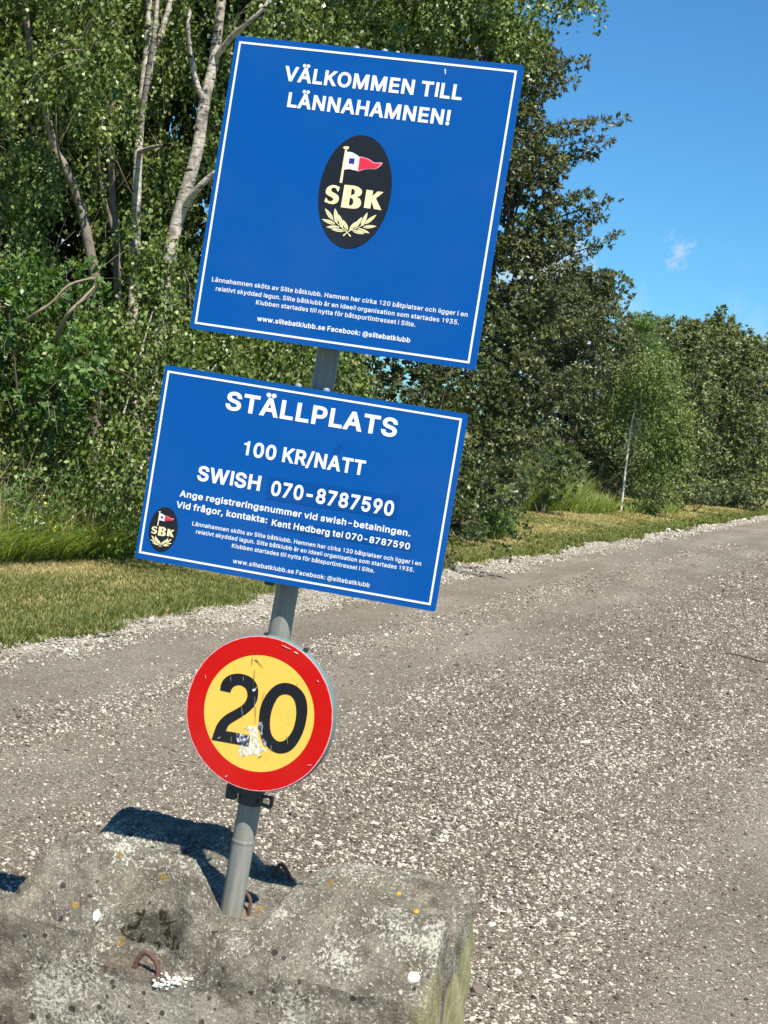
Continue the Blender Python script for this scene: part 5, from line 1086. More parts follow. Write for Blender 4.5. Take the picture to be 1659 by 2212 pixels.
def blob(x, y, r, mat, name, sq=1.0):
    h = hit(x, y)
    if h is None: return
    p, nr = h
    mb = MB(); rq = random.Random(int(x * 7 + y)); n = 18
    ring_ = [(r * (1 + rq.uniform(-.14, .14))) for _ in range(n)]
    Vb = [(0, 0, .0022)] + [(.75 * ring_[k] * math.cos(6.283 * k / n), .75 * ring_[k] * sq * math.sin(6.283 * k / n), .0018) for k in range(n)] + [(ring_[k] * math.cos(6.283 * k / n), ring_[k] * sq * math.sin(6.283 * k / n), -.003) for k in range(n)]
    Fb = [(0, 1 + k, 1 + (k + 1) % n) for k in range(n)] + [(1 + k, 1 + n + k, 1 + n + (k + 1) % n, 1 + (k + 1) % n) for k in range(n)]
    mb.add(Vb, Fb)
    o = mb.build(name, mat, block, True)
    o.rotation_mode = 'QUATERNION'; o.rotation_quaternion = nr.to_track_quat('Z', 'Y'); o.location = Vector(p) + nr * .004
for a_ in ((208, 1979, .0150, m_chalk), (893, 2111, .0150, m_chalk), (942, 2141, .006, m_chalk), (899, 1971, .0085, m_orange), (861, 1932, .007, m_orange)):
    blob(*a_, name='lichen_patch')

# little heap of white pebbles by the front loop
Vp = []; Fp = []
rq = random.Random(11)
ico = [(0, 0, 1)] + [(.894 * math.cos(1.2566 * k), .894 * math.sin(1.2566 * k), .447) for k in range(5)] + [(.894 * math.cos(1.2566 * k + .628), .894 * math.sin(1.2566 * k + .628), -.447) for k in range(5)] + [(0, 0, -1)]
icf = [(0, 1 + k, 1 + (k + 1) % 5) for k in range(5)] + [(1 + k, 6 + k, 1 + (k + 1) % 5) for k in range(5)] + [(6 + k, 6 + (k + 1) % 5, 1 + (k + 1) % 5) for k in range(5)] + [(6 + k, 11, 6 + (k + 1) % 5) for k in range(5)]
m_peb = simple('white_pebble', (.78, .75, .68), .7, var=.2, vscale=40)
npb = 0
for k in range(46):
    x = rq.gauss(362, 16); y = 2122 + (x - 362) * -.1 + rq.gauss(0, 8)
    h = hit(x, y)
    if h is None: continue
    p = h[0]; r = rq.uniform(.0028, .0062); a_ = rq.uniform(0, 6.28); o_ = len(Vp)
    for v in ico:
        q = (v[0] * r * 1.3, v[1] * r, v[2] * r * .75)
        Vp.append((p[0] + q[0] * math.cos(a_) - q[1] * math.sin(a_), p[1] + q[0] * math.sin(a_) + q[1] * math.cos(a_) - .002, p[2] + q[2] + r * .5))
    Fp += [tuple(i + o_ for i in f) for f in icf]; npb += 1
o = link('pebble_heap', mesh('pebble_heap', Vp, Fp), m_peb); o.matrix_world = Bi.inverted()
tag(o, 'little heap of white pebbles beside the rusty loop at the front of the concrete block', 'pebbles', kind='stuff')

# dead stick lying on the road at the right
m_stk = simple('dead_wood', (.10, .07, .055), .8, var=.4, vscale=30)
mb = MB()
P = [onground(x, y, .02) for x, y in ((1562, 1411), (1590, 1416), (1618, 1422), (1645, 1427), (1672, 1430), (1720, 1440))]
P = [np.array(p) + (0, 0, .010 * math.sin(k * 1.3)) for k, p in enumerate(P)]
mb.tube(catmull(P, 4, False), np.linspace(.006, .015, 21), 8)
mb.tube([P[3], P[3] + (.09, .12, .03), P[3] + (.16, .30, .02)], [.008, .006, .003], 6)
o = mb.build('fallen_stick', m_stk, None, True)
tag(o, 'thin dark stick lying on the gravel road at the right edge', 'stick')

# ------------------------------------------------------------------ foliage tools
def nrmz(a): return a / np.maximum(np.linalg.norm(a, axis=-1, keepdims=True), 1e-9)
def rdir(n):
    return nrmz(rng.normal(size=(n, 3)))
def leaves_arrays(C, D, Nn, L, Wd, fold=.12):
    """rhombic leaves: base C, direction D, normal Nn, length L, width Wd"""
    S = nrmz(np.cross(D, Nn)); Nn = nrmz(np.cross(S, D))
    L = L[:, None]; Wd = Wd[:, None]
    mid = C + D * L * .45
    v0 = C; v1 = mid + S * Wd * .5 + Nn * Wd * fold; v2 = C + D * L - Nn * L * .12; v3 = mid - S * Wd * .5 + Nn * Wd * fold
    return np.stack([v0, v1, v2, v3], 1).reshape(-1, 3)
class Leaves:
    def __init__(s): s.V = []
    def add(s, V): s.V.append(V)
    def build(s, name, mat, parent):
        V = np.concatenate(s.V); n = len(V) // 4
        Q = np.arange(n * 4).reshape(-1, 4)
        s.n = n
        o = link(name, fast_mesh(name, V, Q, 4), mat, parent)
        o['kind'] = 'stuff'
        return o
TOTAL = [0]
UP = np.array([0, 0, 1.0])
def blob_points(c, r, n, shell=.55):
    d = rdir(n); q = rng.random(n) ** (1 / 3.0); q = q * (1 - shell) + shell * (1 - .28 * rng.random(n) ** 1.5)
    return np.asarray(c) + d * q[:, None] * np.asarray(r), d
def hang_sprigs(lv, C, r, n, k=9, L=.036, W=.028, tw=.34, droop=1.0):
    """birch: fine twigs that leave the clump outward and hang"""
    P, d = blob_points(C, r, n)
    dirs = nrmz(d * np.array([1, 1, .4]) + rng.normal(0, .35, (n, 3)))
    ln = tw * rng.uniform(.5, 1.35, n)
    for j in range(k):
        q = (j + rng.random(n)) / k
        pos = P + dirs * (ln * q * (1 - .45 * q * droop))[:, None] - UP * (ln * q * q * .85 * droop)[:, None] + rng.normal(0, .012, (n, 3))
        D = nrmz(dirs * (.55 - .35 * droop) - UP * (.75 * droop) + rng.normal(0, .55, (n, 3)))
        Nn = nrmz(rng.normal(0, 1, (n, 3)) + UP * .35 + np.array([.25, -.5, 0]))
        lv.add(leaves_arrays(pos, D, Nn, L * rng.uniform(.7, 1.25, n), W * rng.uniform(.75, 1.2, n)))
def rosettes(lv, C, r, n, k=7, L=.085, W=.036, up=.35, shell=.6, spread=.07):
    """whitebeam-like: rosettes of longer leaves at the ends of upturned shoots"""
    P, d = blob_points(C, r, n, shell)
    ax = nrmz(d + UP * up + rng.normal(0, .25, (n, 3)))
    for j in range(k):
        rd = nrmz(np.cross(ax, rdir(n)))
        th = rng.uniform(.35, 1.25, n)[:, None]
        D = nrmz(ax * np.cos(th) + rd * np.sin(th) - UP * .12)
        pos = P + ax * (rng.uniform(-.6, .4, n) * spread)[:, None]
        Nn = nrmz(ax * .8 - rd * .5 + rng.normal(0, .25, (n, 3)))
        lv.add(leaves_arrays(pos, D, Nn, L * rng.uniform(.65, 1.2, n), W * rng.uniform(.8, 1.2, n), .10))
def spray(lv, p0, p1, n, k=7, **kw):
    """rosettes strung along a branch end"""
    p0 = np.asarray(p0); p1 = np.asarray(p1)
    m_ = max(3, int(np.linalg.norm(p1 - p0) / .10))
    for i in range(m_ + 1):
        q = i / m_
        w = .17 * (1 - .62 * q) + .03
        rosettes(lv, p0 * (1 - q) + p1 * q, (w, w, w * .9), max(2, int(n / m_ * (1.2 - .5 * q))), k, shell=.3, **kw)
def needles(lv, C, D, n, L=.07, W=.008):
    """tufts of needles round a shoot"""
    m_ = len(C)
    for j in range(n):
        q = rng.random(m_)[:, None]
        rd = nrmz(np.cross(D, rdir(m_)))
        d = nrmz(D * rng.uniform(.7, 1.3, m_)[:, None] + rd * .75)
        lv.add(leaves_arrays(C + D * q * .16, d, rd, L * rng.uniform(.7, 1.2, m_), W * np.ones(m_), 0))

m_birch_leaf = leaf_mat('birch_leaf', (.045, .080, .014), (.105, .155, .028), (.26, .31, .09), .40, .18, .40)
m_birch_shaded = leaf_mat('birch_leaf_shaded', (.026, .048, .012), (.050, .080, .018), (.10, .135, .035), .45, .2, .35)  # darkened copy of the birch leaf, painting the shade deep in the foliage
m_cherry_leaf = leaf_mat('bird_cherry_leaf', (.055, .11, .024), (.10, .185, .042), (.19, .29, .09), .42, .26, .36)
m_wb_leaf = leaf_mat('whitebeam_leaf', (.044, .060, .018), (.088, .112, .036), (.20, .205, .075), .42, .18, .40, back=(.135, .145, .085))
m_far_leaf = leaf_mat('far_shrub_leaf', (.095, .128, .044), (.160, .200, .070), (.28, .31, .13), .5, .24, .3, back=(.13, .145, .08))
m_pine = leaf_mat('pine_needle', (.085, .16, .045), (.15, .25, .075), (.24, .34, .11), .5, .22, .3)
m_sap = leaf_mat('young_birch_leaf', (.095, .135, .038), (.155, .205, .058), (.25, .29, .10), .46, .28, .3)
m_willow = leaf_mat('willow_leaf', (.070, .105, .035), (.105, .150, .050), (.16, .20, .08), .42, .36, .5)
m_blade = leaf_mat('grass_blade', (.085, .125, .024), (.155, .19, .045), (.30, .27, .10), .5, .35, .3)
m_blade_dry = leaf_mat('dry_grass_blade', (.25, .205, .085), (.38, .32, .14), (.55, .48, .26), .6, .3, .25)
m_blade_tall = leaf_mat('tall_grass_blade', (.12, .19, .035), (.24, .32, .075), (.42, .44, .17), .5, .4, .3)
m_flower = simple('yellow_petal', (.80, .62, .03), .6)

# birch bark
m, t, b = new_mat('birch_bark')
tcn = N(t, 'ShaderNodeTexCoord'); P_ = tcn.outputs['Object']
mp = N(t, 'ShaderNodeMapping'); mp.inputs['Scale'].default_value = (5, 5, 30); t.links.new(P_, mp.inputs[0])
n1 = noise(t, mp.outputs[0], 1.5, 5, .6); n2 = noise(t, P_, 4.0, 4); n3 = noise(t, P_, 26, 5)
c = ramp(t, n3.outputs[0], [(.3, (.26, .215, .165)), (.6, (.60, .53, .43))])
lent = mathn(t, 'MULTIPLY', mathn(t, 'SUBTRACT', n1.outputs[0], .555), 16, clamp=True)
c = mixc(t, mathn(t, 'MULTIPLY', lent, .85), c, (.055, .045, .038))
scar = mathn(t, 'MULTIPLY', mathn(t, 'SUBTRACT', n2.outputs[0], .56), 9, clamp=True)
mp3 = N(t, 'ShaderNodeMapping'); mp3.inputs['Scale'].default_value = (3.5, 3.5, 13); t.links.new(P_, mp3.inputs[0])
n4 = noise(t, mp3.outputs[0], 1.2, 4, .55)
c = mixc(t, mathn(t, 'MULTIPLY', scar, .7), c, (.10, .08, .065))
c = mixc(t, mathn(t, 'MULTIPLY', mathn(t, 'SUBTRACT', n4.outputs[0], .615), 30, clamp=True), c, (.030, .024, .020))
t.links.new(c, b.inputs['Base Color']); b.inputs['Roughness'].default_value = .7
bp = N(t, 'ShaderNodeBump'); bp.inputs['Strength'].default_value = .6; bp.inputs['Distance'].default_value = .01
t.links.new(n1.outputs[0], bp.inputs['Height']); t.links.new(bp.outputs[0], b.inputs['Normal'])
m_bark = m
m_bark_shaded = simple('shaded_birch_bark', (.21, .175, .135), .85, bump=1.0, bscale=25, var=.65, vscale=9)  # darker copy of the birch bark: shade on two stems put into the colour
m_bark_d = simple('grey_brown_bark', (.11, .09, .07), .85, bump=.8, bscale=30, var=.5, vscale=12)
m_twig = simple('bare_twig', (.22, .17, .13), .8, var=.3, vscale=9)

def limb_path(pix, base=None):
    """pixel/depth triples -> smooth 3D path"""
    P = [at(x, y, Y) for x, y, Y in pix]
    if base is not None: P = [np.array(base, float)] + P
    return catmull(P, 5, False)
def tree_root(name, label, base, cat='tree', group=None):
    r = empty(name, tuple(map(float, base)))
    return tag(r, label, cat, group)
def rel(P, base): return [np.asarray(p) - np.asarray(base) for p in P]
def tube_part(name, paths, mat, parent, base, n=9):
    mb = MB()
    for P, r0, r1 in paths:
        mb.tube(rel(P, base), np.linspace(r0, r1, len(P)), n)
    return mb.build(name, mat, parent, True)

# ------------------------------------------------------------------ the birches behind the signs
# clumps of foliage assigned to the nearest birch
birches = {
 'A': dict(base=(-2.35, 16.3), trunk=[((300, 1190, 16.3), (318, 900, 16.2), (345, 690, 16.2), (365, 560, 16.1), (385, 470, 16.1), (425, 330, 16.0), (441, 225, 16.0), (462, 130, 16.0), (478, 0, 16.0), (492, -160, 16.1), (500, -420, 16.2)), .090, .036],
   limbs=[(((441, 225, 16.0), (428, 190, 15.9), (416, 140, 15.9), (406, 60, 15.8), (412, 20, 15.8)), .035, .018),
          (((462, 130, 16.0), (500, 80, 15.8), (535, 50, 15.6), (575, 10, 15.5), (585, -30, 15.5)), .035, .014),
          (((392, 460, 16.1), (425, 410, 15.9), (470, 370, 15.8), (520, 350, 15.6)), .045, .02)],
   label='white birch with the thickest trunk, leaning right beside the top sign'),
 'B': dict(base=(-2.62, 16.9), trunk=[((270, 1185, 16.9), (285, 800, 17.0), (292, 560, 17.0), (296, 400, 17.0), (303, 260, 17.0), (318, 100, 17.0), (322, 0, 17.0), (318, -200, 17.0)), .068, .03],
   limbs=[(((308, 215, 17.0), (330, 130, 17.0), (352, 60, 17.0), (372, -20, 17.0), (380, -120, 17.0)), .045, .02), (((298, 330, 17), (330, 318, 16.6), (372, 312, 16.2)), .03, .015),
          (((300, 300, 17), (318, 170, 16.8), (335, 60, 16.6), (342, -40, 16.6)), .04, .02)],
   label='white birch with a trunk forked high up, left of the leaning birch'),
 'C': dict(base=(-2.9, 17.3), trunk=[((262, 1185, 17.3), (256, 700, 17.5), (250, 520, 17.5), (242, 400, 17.5), (240, 270, 17.5), (246, 180, 17.5), (240, 0, 17.5), (236, -200, 17.5)), .055, .022],
   limbs=[(((250, 520, 17.5), (218, 400, 17.3), (212, 330, 17.1), (222, 260, 17.0)), .03, .015)],
   label='slender shaded birch standing between the forked birch and the tree at the far left'),
 'D': dict(base=(-3.1, 16.5), trunk=[((235, 1195, 16.5), (212, 700, 16.3), (190, 520, 16.2), (172, 440, 16.2), (140, 360, 16.1), (118, 320, 16.1), (90, 200, 16.0), (68, 120, 16.0), (52, 0, 16.0), (40, -160, 16.0)), .062, .026],
   limbs=[(((85, 175, 16), (98, 145, 15.7), (112, 100, 15.5), (138, 92, 15.3), (170, 88, 15.2), (195, 45, 15.1)), .022, .008),
          (((135, 360, 16.1), (122, 300, 15.6), (122, 190, 15.4)), .014, .007)],
   label='dark-stemmed birch leaning left at the left edge'),
 'E': dict(base=(-.4, 19.5), trunk=[((640, 1150, 19.5), (650, 800, 19.5), (665, 500, 19.5), (690, 200, 19.5), (720, 0, 19.5), (760, -250, 19.5)), .11, .05],
   limbs=[(((690, 200, 19.5), (655, 80, 19.2), (640, 45, 19.0), (600, 20, 18.8)), .04, .02), (((720, 0, 19.5), (900, -40, 19.2), (1080, 0, 19.0)), .05, .02)],
   label='birch hidden behind the signs, its hanging crown showing above the top sign'),
}
for k_, bd in birches.items():
    b0 = onground(*bd['trunk'][0][0][:2]); base = np.array([bd['base'][0], bd['base'][1], 0.0])
    bark_ = m_bark_shaded if k_ in 'CD' else m_bark
    bd['b'] = base; bd['root'] = tree_root('birch_tree', bd['label'], base, group='birches behind the signs')
    tr = limb_path(bd['trunk'][0][1:], base)
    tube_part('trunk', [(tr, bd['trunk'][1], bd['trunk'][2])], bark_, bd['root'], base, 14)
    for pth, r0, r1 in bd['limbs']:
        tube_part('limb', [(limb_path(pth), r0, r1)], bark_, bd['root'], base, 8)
    bd['lv'] = Leaves(); bd['tw'] = MB(); bd['trk'] = tr
def twigs(mb, base, C, r, n, tw=.6, drop=.8, rad=.0035):
    P, d = blob_points(C, r, n, .2)
    for i in range(n):
        dd = nrmz(d[i] * np.array([1, 1, .5]) + rng.normal(0, .3, 3)); L = tw * rng.uniform(.5, 1.4)
        q = [P[i] + dd * L * s_ - UP * L * drop * s_ ** 2 + rng.normal(0, .015, 3) for s_ in (0, .3, .6, 1.0)]
        mb.tube(rel(q, base), [rad, rad * .8, rad * .55, rad * .3], 3, False)
# a visible trunk keeps a thin curtain of leaves; (x, y, half-width) in the working frame
def trunk_gap(x, y):
    g_ = 0
    for pts_, w in ((((478, 0), (462, 130), (441, 225), (425, 330), (385, 470), (365, 560)), 34), (((322, 0), (303, 260), (296, 400), (290, 545)), 30), (((365, 0), (335, 110)), 22)):
        xs = [p[0] for p in pts_]; ys = [p[1] for p in pts_]
        if min(ys) - 20 < y < max(ys) + 20:
            xx = np.interp(y, ys if ys[0] < ys[-1] else ys[::-1], xs if ys[0] < ys[-1] else xs[::-1])
            g_ = max(g_, 1 - abs(x - xx) / (w * 1.6))
    return g_
nblob = 0
for gy in range(-260, 1180, 84):
    for gx in range(-200, 1190, 84):
        x = gx + rng.uniform(-36, 36); y = gy + rng.uniform(-36, 36)
        if x > 760 + max(0, (150 - y)) * 2.4 and y > 40: continue
        if y < 40 and x > 1150: continue
        hidden = 440 < x < 1100 and 110 < y < 760
        for layer in range(4):
            Y = 16.0 + .0011 * max(0, x) * 2 + (rng.uniform(-1.0, .0), rng.uniform(.5, 1.5), rng.uniform(1.8, 3.2), rng.uniform(3.4, 4.6))[layer]
            tg = trunk_gap(x, y)
            Y += (vnoise(np.array([x * .008 + 3.]), np.array([y * .008 + 3.]), 1.0, 78)[0] - .5) * 2.4
            if layer == 1 and vnoise(np.array([x * .012 + 5.]), np.array([y * .012 + 5.]), 1.0, 79)[0] < .36: continue
            if layer == 0 and (rng.random() < .30 + .75 * tg or vnoise(np.array([x * .011 + 9.]), np.array([y * .011 + 9.]), 1.0, 77)[0] < .42): continue
            if layer == 1 and rng.random() < .08: continue
            if layer == 0 and tg > .45: continue
            c_ = at(x, y, Y)
            if c_[2] < .8: continue
            key = min(birches, key=lambda k: abs(birches[k]['trk'][-6][0] * .5 + birches[k]['b'][0] * .5 - c_[0]) + .3 * abs(birches[k]['b'][1] - Y))
            bd = birches[key]
            rx = rng.uniform(.20, .36) * (1, 1, 1.25, 1.5)[layer]
            n = int((92, 56, 46, 40)[layer] * (.55 if hidden else 1) * (rx / .32) ** 2)
            s_ = (1.0, 1.0, 1.5, 2.3)[layer]
            hang_sprigs(bd['lv'], c_ - bd['b'], (rx * .85, rx * .7, rx * 1.25), n, 9, .054 * s_, .042 * s_, .24, 1.15)
            if layer < 2 and rng.random() < .6: twigs(bd['tw'], bd['b'], c_, (rx, rx, rx), 4)
            nblob += 1
for x, y in ((1100, 20), (1125, 60), (1140, 100), (1110, 110), (1150, 30), (1185, 2), (1215, -12), (1250, -6), (1272, -14), (1160, -20), (1090, 80), (1145, 75)):
    hang_sprigs(birches['E']['lv'], at(x, y, 18.2 + rng.uniform(-.4, .4)) - birches['E']['b'], (.16, .16, .16), 22, 9, .054, .042, .30)
for bd in birches.values():
    o = bd['lv'].build('foliage', m_birch_leaf, bd['root']); TOTAL[0] += bd['lv'].n
    if bd['tw'].V: bd['tw'].build('twigs', m_twig, bd['root'])['kind'] = 'stuff'
print('birch blobs', nblob, 'leaves', TOTAL[0])

# ------------------------------------------------------------------ undergrowth in front of the birches
def shrub(name, label, base_px, Ybase, clumps, mat, style, cat='shrub', group=None, stems=4, stem_mat=None, k=9, L=.036, W=.028, twn=3):
    b0 = at(base_px[0], base_px[1], Ybase); base = np.array([b0[0], b0[1], 0.0])
    root = tree_root(name, label, base, cat, group)
    lv = Leaves(); tw = MB(); cs = []
    for (x, y, Y, r, n) in clumps:
        c_ = at(x, y, Y); cs.append(c_)
        if style == 'hang': hang_sprigs(lv, c_ - base, (r, r * .8, r * .85), n, k, L, W)
        elif style == 'bush': hang_sprigs(lv, c_ - base, (r, r * .8, r * .85), n, k, L, W, .26, .45)
        else: rosettes(lv, c_ - base, (r, r * .85, r * .9), n, k, L, W)
        twigs(tw, base, c_, (r * .8, r * .8, r * .8), twn, .4, .3)
    lv.build('foliage', mat, root); TOTAL[0] += lv.n
    order = sorted(range(len(cs)), key=lambda i: -cs[i][2])[:: max(1, len(cs) // max(1, stems))]
    for i in order[:stems]:
        p1 = cs[i] - base
        mid = p1 * .5 + np.array([rng.uniform(-.1, .1), rng.uniform(-.1, .1), .12])
        mb = MB(); mb.tube(catmull([np.array([rng.uniform(-.12, .12), rng.uniform(-.1, .1), -.03]), mid, p1], 4, False), np.linspace(.022, .006, 9), 7)
        mb.build('stem', stem_mat or m_bark_d, root, True)
    if tw.V: tw.build('twigs', m_twig, root)['kind'] = 'stuff'
    return root
def grid_clumps(x0, x1, y0, y1, Y0, Y1, step, r, n, skip=.08, shape=None):
    out = []
    for yy in np.arange(y0, y1, step):
        for xx in np.arange(x0, x1, step):
            x = xx + rng.uniform(-.45, .45) * step; y = yy + rng.uniform(-.45, .45) * step
            if rng.random() < skip: continue
            if shape is not None and not shape(x, y): continue
            q = (y - y0) / max(1, (y1 - y0))
            out.append((x, y, Y0 + (Y1 - Y0) * q + rng.uniform(-.5, .5), r * rng.uniform(.75, 1.3), n))
    return out
# left edge: brighter bird cherry bush
shrub('bird_cherry_bush', 'bright green bush with larger leaves at the left edge, in front of the birch stems', (60, 1200), 14.6,
      grid_clumps(-160, 190, 545, 930, 14.9, 14.2, 66, .27, 46, .12, lambda x, y: y > 560 + abs(x - 60) * .25 and x < 235 - (900 - y) * .1), m_cherry_leaf, 'rosette', 'bush', k=7, L=.075, W=.042, stems=3)
shrub('birch_shrub', 'dense drooping birch shrub left of the lower blue sign', (190, 1200), 14.6,
      grid_clumps(-180, 460, 690, 1100, 15.4, 14.3, 70, .28, 52, .20), m_birch_leaf, 'hang', 'shrub', stems=5, stem_mat=m_bark, L=.050, W=.038)
shrub('birch_shrub', 'birch shrub between the two blue signs and behind the post', (560, 1190), 16.6,
      grid_clumps(420, 720, 640, 1160, 16.9, 16.0, 74, .32, 40, .12), m_birch_leaf, 'hang', 'shrub', stems=4, stem_mat=m_bark, L=.052, W=.04)
shrub('shaded_thicket', 'shadowed dark thicket behind the lower blue sign', (850, 1180), 19.5,
      grid_clumps(700, 1080, 620, 1160, 20.5, 18.8, 84, .46, 44, .05), m_birch_shaded, 'bush', 'shrub', stems=5, k=9, L=.055, W=.04)  # backing foliage whose dark leaf colour carries the shade
shrub('shaded_thicket', 'shadowed dark thicket filling the ground under the birches at the left', (120, 1190), 17.8,
      grid_clumps(-260, 720, 480, 1170, 19.2, 17.6, 96, .50, 46, .05), m_birch_shaded, 'bush', 'shrub', stems=6, k=9, L=.06, W=.045)
# dead pale branches poking out low among the birches
mb = MB(); b0 = at(100, 700, 14.9); b0[2] = 0
for P_px, r0 in (((( 60, 690, 14.6), (110, 655, 14.6), (150, 615, 14.7), (205, 600, 14.8)), .022), (((140, 690, 14.6), (175, 650, 14.6), (200, 625, 14.7), (215, 600, 14.8)), .03), (((190, 700, 14.5), (180, 660, 14.6), (200, 640, 14.7)), .018),
                 (((0, 300, 15.0), (20, 330, 15.0), (60, 275, 15.1), (90, 255, 15.2)), .012)):
    pass
m_dead = simple('pale_dead_wood', (.27, .21, .15), .8, var=.3, vscale=10)
for k_, (P_px, r0) in enumerate((((( -40, 780, 15.2), (60, 690, 14.3), (110, 655, 14.2), (150, 615, 14.2), (205, 600, 14.4)), .020), (((100, 790, 15.0), (140, 690, 14.2), (175, 650, 14.2), (205, 618, 14.3)), .024))):
    pp = limb_path(P_px); base = np.array([pp[0][0], pp[0][1], 0.0])
    r_ = tree_root('dead_branch', ('longer pale dead branch rising to the right through the leaves at the left edge', 'shorter pale broken branch beside the long dead branch at the left')[k_], pp[0], 'branch')
    tube_part('stem', [(pp, r0, r0 * .35)], m_dead, r_, pp[0], 7)
    q = pp[len(pp) // 2]; tube_part('side_twig', [([q, q + np.array([.12, -.05, .10]), q + np.array([.22, -.08, .24])], r0 * .4, .002)], m_dead, r_, pp[0], 5)

# ------------------------------------------------------------------ whitebeam right of the signs
wb = np.array([1.35, 24.6, 0.0])
root = tree_root('whitebeam_tree', 'tall dark olive broadleaf tree against the sky right of the welcome sign', wb)
lv = Leaves()
trk = catmull([wb - wb, np.array([.1, .1, 1.4]), np.array([.0, .3, 3.0]), np.array([-.25, .9, 5.0]), np.array([-.35, .8, 6.6])], 5, False)
mb = MB(); mb.tube(trk, np.linspace(.12, .03, len(trk)), 12); mb.build('trunk', m_bark_d, root, True)
outline = [(60, 1215), (150, 1170), (230, 1185), (330, 1200), (430, 1225), (520, 1235), (600, 1180), (680, 1215), (760, 1235), (840, 1205), (920, 1165), (1000, 1120), (1080, 1085), (1170, 1070)]
oy = [o_[0] for o_ in outline]; ox = [o_[1] for o_ in outline]
tips = [(1200, 120), (1268, 132), (1235, 175), (1170, 160), (1350, 256), (1315, 300), (1290, 330), (1280, 262), (1325, 432), (1270, 420), (1337, 512), (1300, 470), (1262, 500), (1250, 575), (1262, 590), (1215, 640), (1240, 700), (1255, 790), (1245, 860), (1200, 930)]
for yy in range(90, 1150, 80):
    xr_ = np.interp(yy, oy, ox)
    for xx in np.arange(740, xr_ - 30, 80):
        x = xx + rng.uniform(-26, 26); y = yy + rng.uniform(-26, 26)
        for layer in range(3):
            if layer == 0 and rng.random() < .22: continue
            Y = 24.2 + (rng.uniform(-1.2, -.2), rng.uniform(.3, 1.0), rng.uniform(1.2, 2.0))[layer] - .9 * max(0, (y - 800) / 350)
            if y > 1040 and Y > 24.6: Y = 24.2
            c_ = at(x, y, Y)
            hid = (x < 1060 and 120 < y < 800) or (x < 960 and 800 < y < 1150)
            r = rng.uniform(.34, .58)
            s_ = (1, 1.2, 1.6)[layer]
            rosettes(lv, c_ - wb, (r, r * .85, r * .8), int((125, 95, 60)[layer] * (.5 if hid else 1)), 7, .080 * s_, .040 * s_, shell=.78)
for tx, ty in tips:
    xr_ = min(tx - 40, np.interp(ty, oy, ox) - 25)
    Y = 24.0 + rng.uniform(-.5, .4)
    p1 = at(tx, ty, Y); p0 = at(xr_ - 25, ty + rng.uniform(20, 60), Y)
    spray(lv, p0 - wb, p1 - wb, 90, 6, L=.088, W=.034)
    mb = MB(); mb.tube(catmull([p0 * .4 + (wb + trk[12]) * .6 - wb, p0 - wb, p1 - wb], 4, False), np.linspace(.025, .004, 9), 5); mb.build('limb', m_bark_d, root, True)
lv.build('foliage', m_wb_leaf, root); TOTAL[0] += lv.n
print('leaves', TOTAL[0])

# ------------------------------------------------------------------ the row beyond, receding along the road
def crown(name, label, base_px, Y, tops, mat, L, W, step, n, r, shell_k=6, bottom=None, cat='tree', depth=2.0, trunk_r=.09, fill_layers=3, sp=True, group=None):
    """tops: silhouette polyline (x,y) in the working frame from left to right; filled down to `bottom`"""
    b0 = at(base_px[0], base_px[1], Y); base = np.array([b0[0], b0[1], 0.0])
    root = tree_root(name, label, base, cat, group)
    lv = Leaves(); xs = [p[0] for p in tops]; ys = [p[1] for p in tops]
    bot = bottom or (lambda x: base_px[1] - 12)
    for xx in np.arange(xs[0], xs[-1], step):
        for layer in range(fill_layers):
            x = xx + rng.uniform(-.3, .3) * step
            ty = np.interp(x, xs, ys); yb = bot(x)
            for yy in np.arange(ty + step * .55, yb, step):
                y = yy + rng.uniform(-.35, .35) * step
                if layer == 0 and vnoise(np.array([x / step * .42 + 7.]), np.array([y / step * .42 + 7.]), 1.0, int(Y))[0] < .40: continue
                edge = 1 - min(1, (y - ty) / (3.5 * step))
                Yy = Y + (rng.uniform(-.9, .2), rng.uniform(.4, 1.0), rng.uniform(1.1, 1.6))[layer] * depth * (1 - .4 * edge)
                rr_ = r * rng.uniform(.7, 1.3)
                rosettes(lv, at(x, y, Yy) - base, (rr_, rr_ * .85, rr_ * .8), int(n * (3.0, 1.9, 1.4)[layer]), shell_k, L * (.9, 1.2, 1.5)[layer], W * (.9, 1.2, 1.5)[layer], shell=.8)
    if sp:
        for k in range(int((xs[-1] - xs[0]) / 15)):
            x = rng.uniform(xs[0], xs[-1]); ty = np.interp(x, xs, ys)
            p1 = at(x + rng.uniform(-6, 10), ty - rng.uniform(-6, 26), Y); p0 = at(x, ty + 40, Y)
            spray(lv, p0 - base, p1 - base, 44, shell_k, L=L, W=W)
    lv.build('foliage', mat, root); TOTAL[0] += lv.n
    topz = at(np.mean(xs), min(ys), Y)[2]
    for k in range(3):
        a_ = at(np.interp(k, (0, 2), (xs[0] * .7 + xs[-1] * .3, xs[0] * .3 + xs[-1] * .7)), np.mean(ys) + 60, Y + depth * .3) - base
        mb = MB(); mb.tube(catmull([np.array([.08 * (k - 1), .1 * k, -.05]), a_ * .45 + np.array([0, 0, .2]), a_], 4, False), np.linspace(trunk_r, trunk_r * .25, 9), 8)
        mb.build('trunk', m_bark_d, root, True)
    return root
crown('rowan_tree', 'mid-height olive tree right behind the tall broadleaf tree, spiky top against the sky', (1215, 1062), 41.5,
      [(1160, 640), (1200, 612), (1240, 595), (1275, 605), (1300, 592), (1318, 600), (1335, 660), (1352, 720)], m_wb_leaf, .12, .055, 56, 42, .68, bottom=lambda x: 1040, trunk_r=.045)
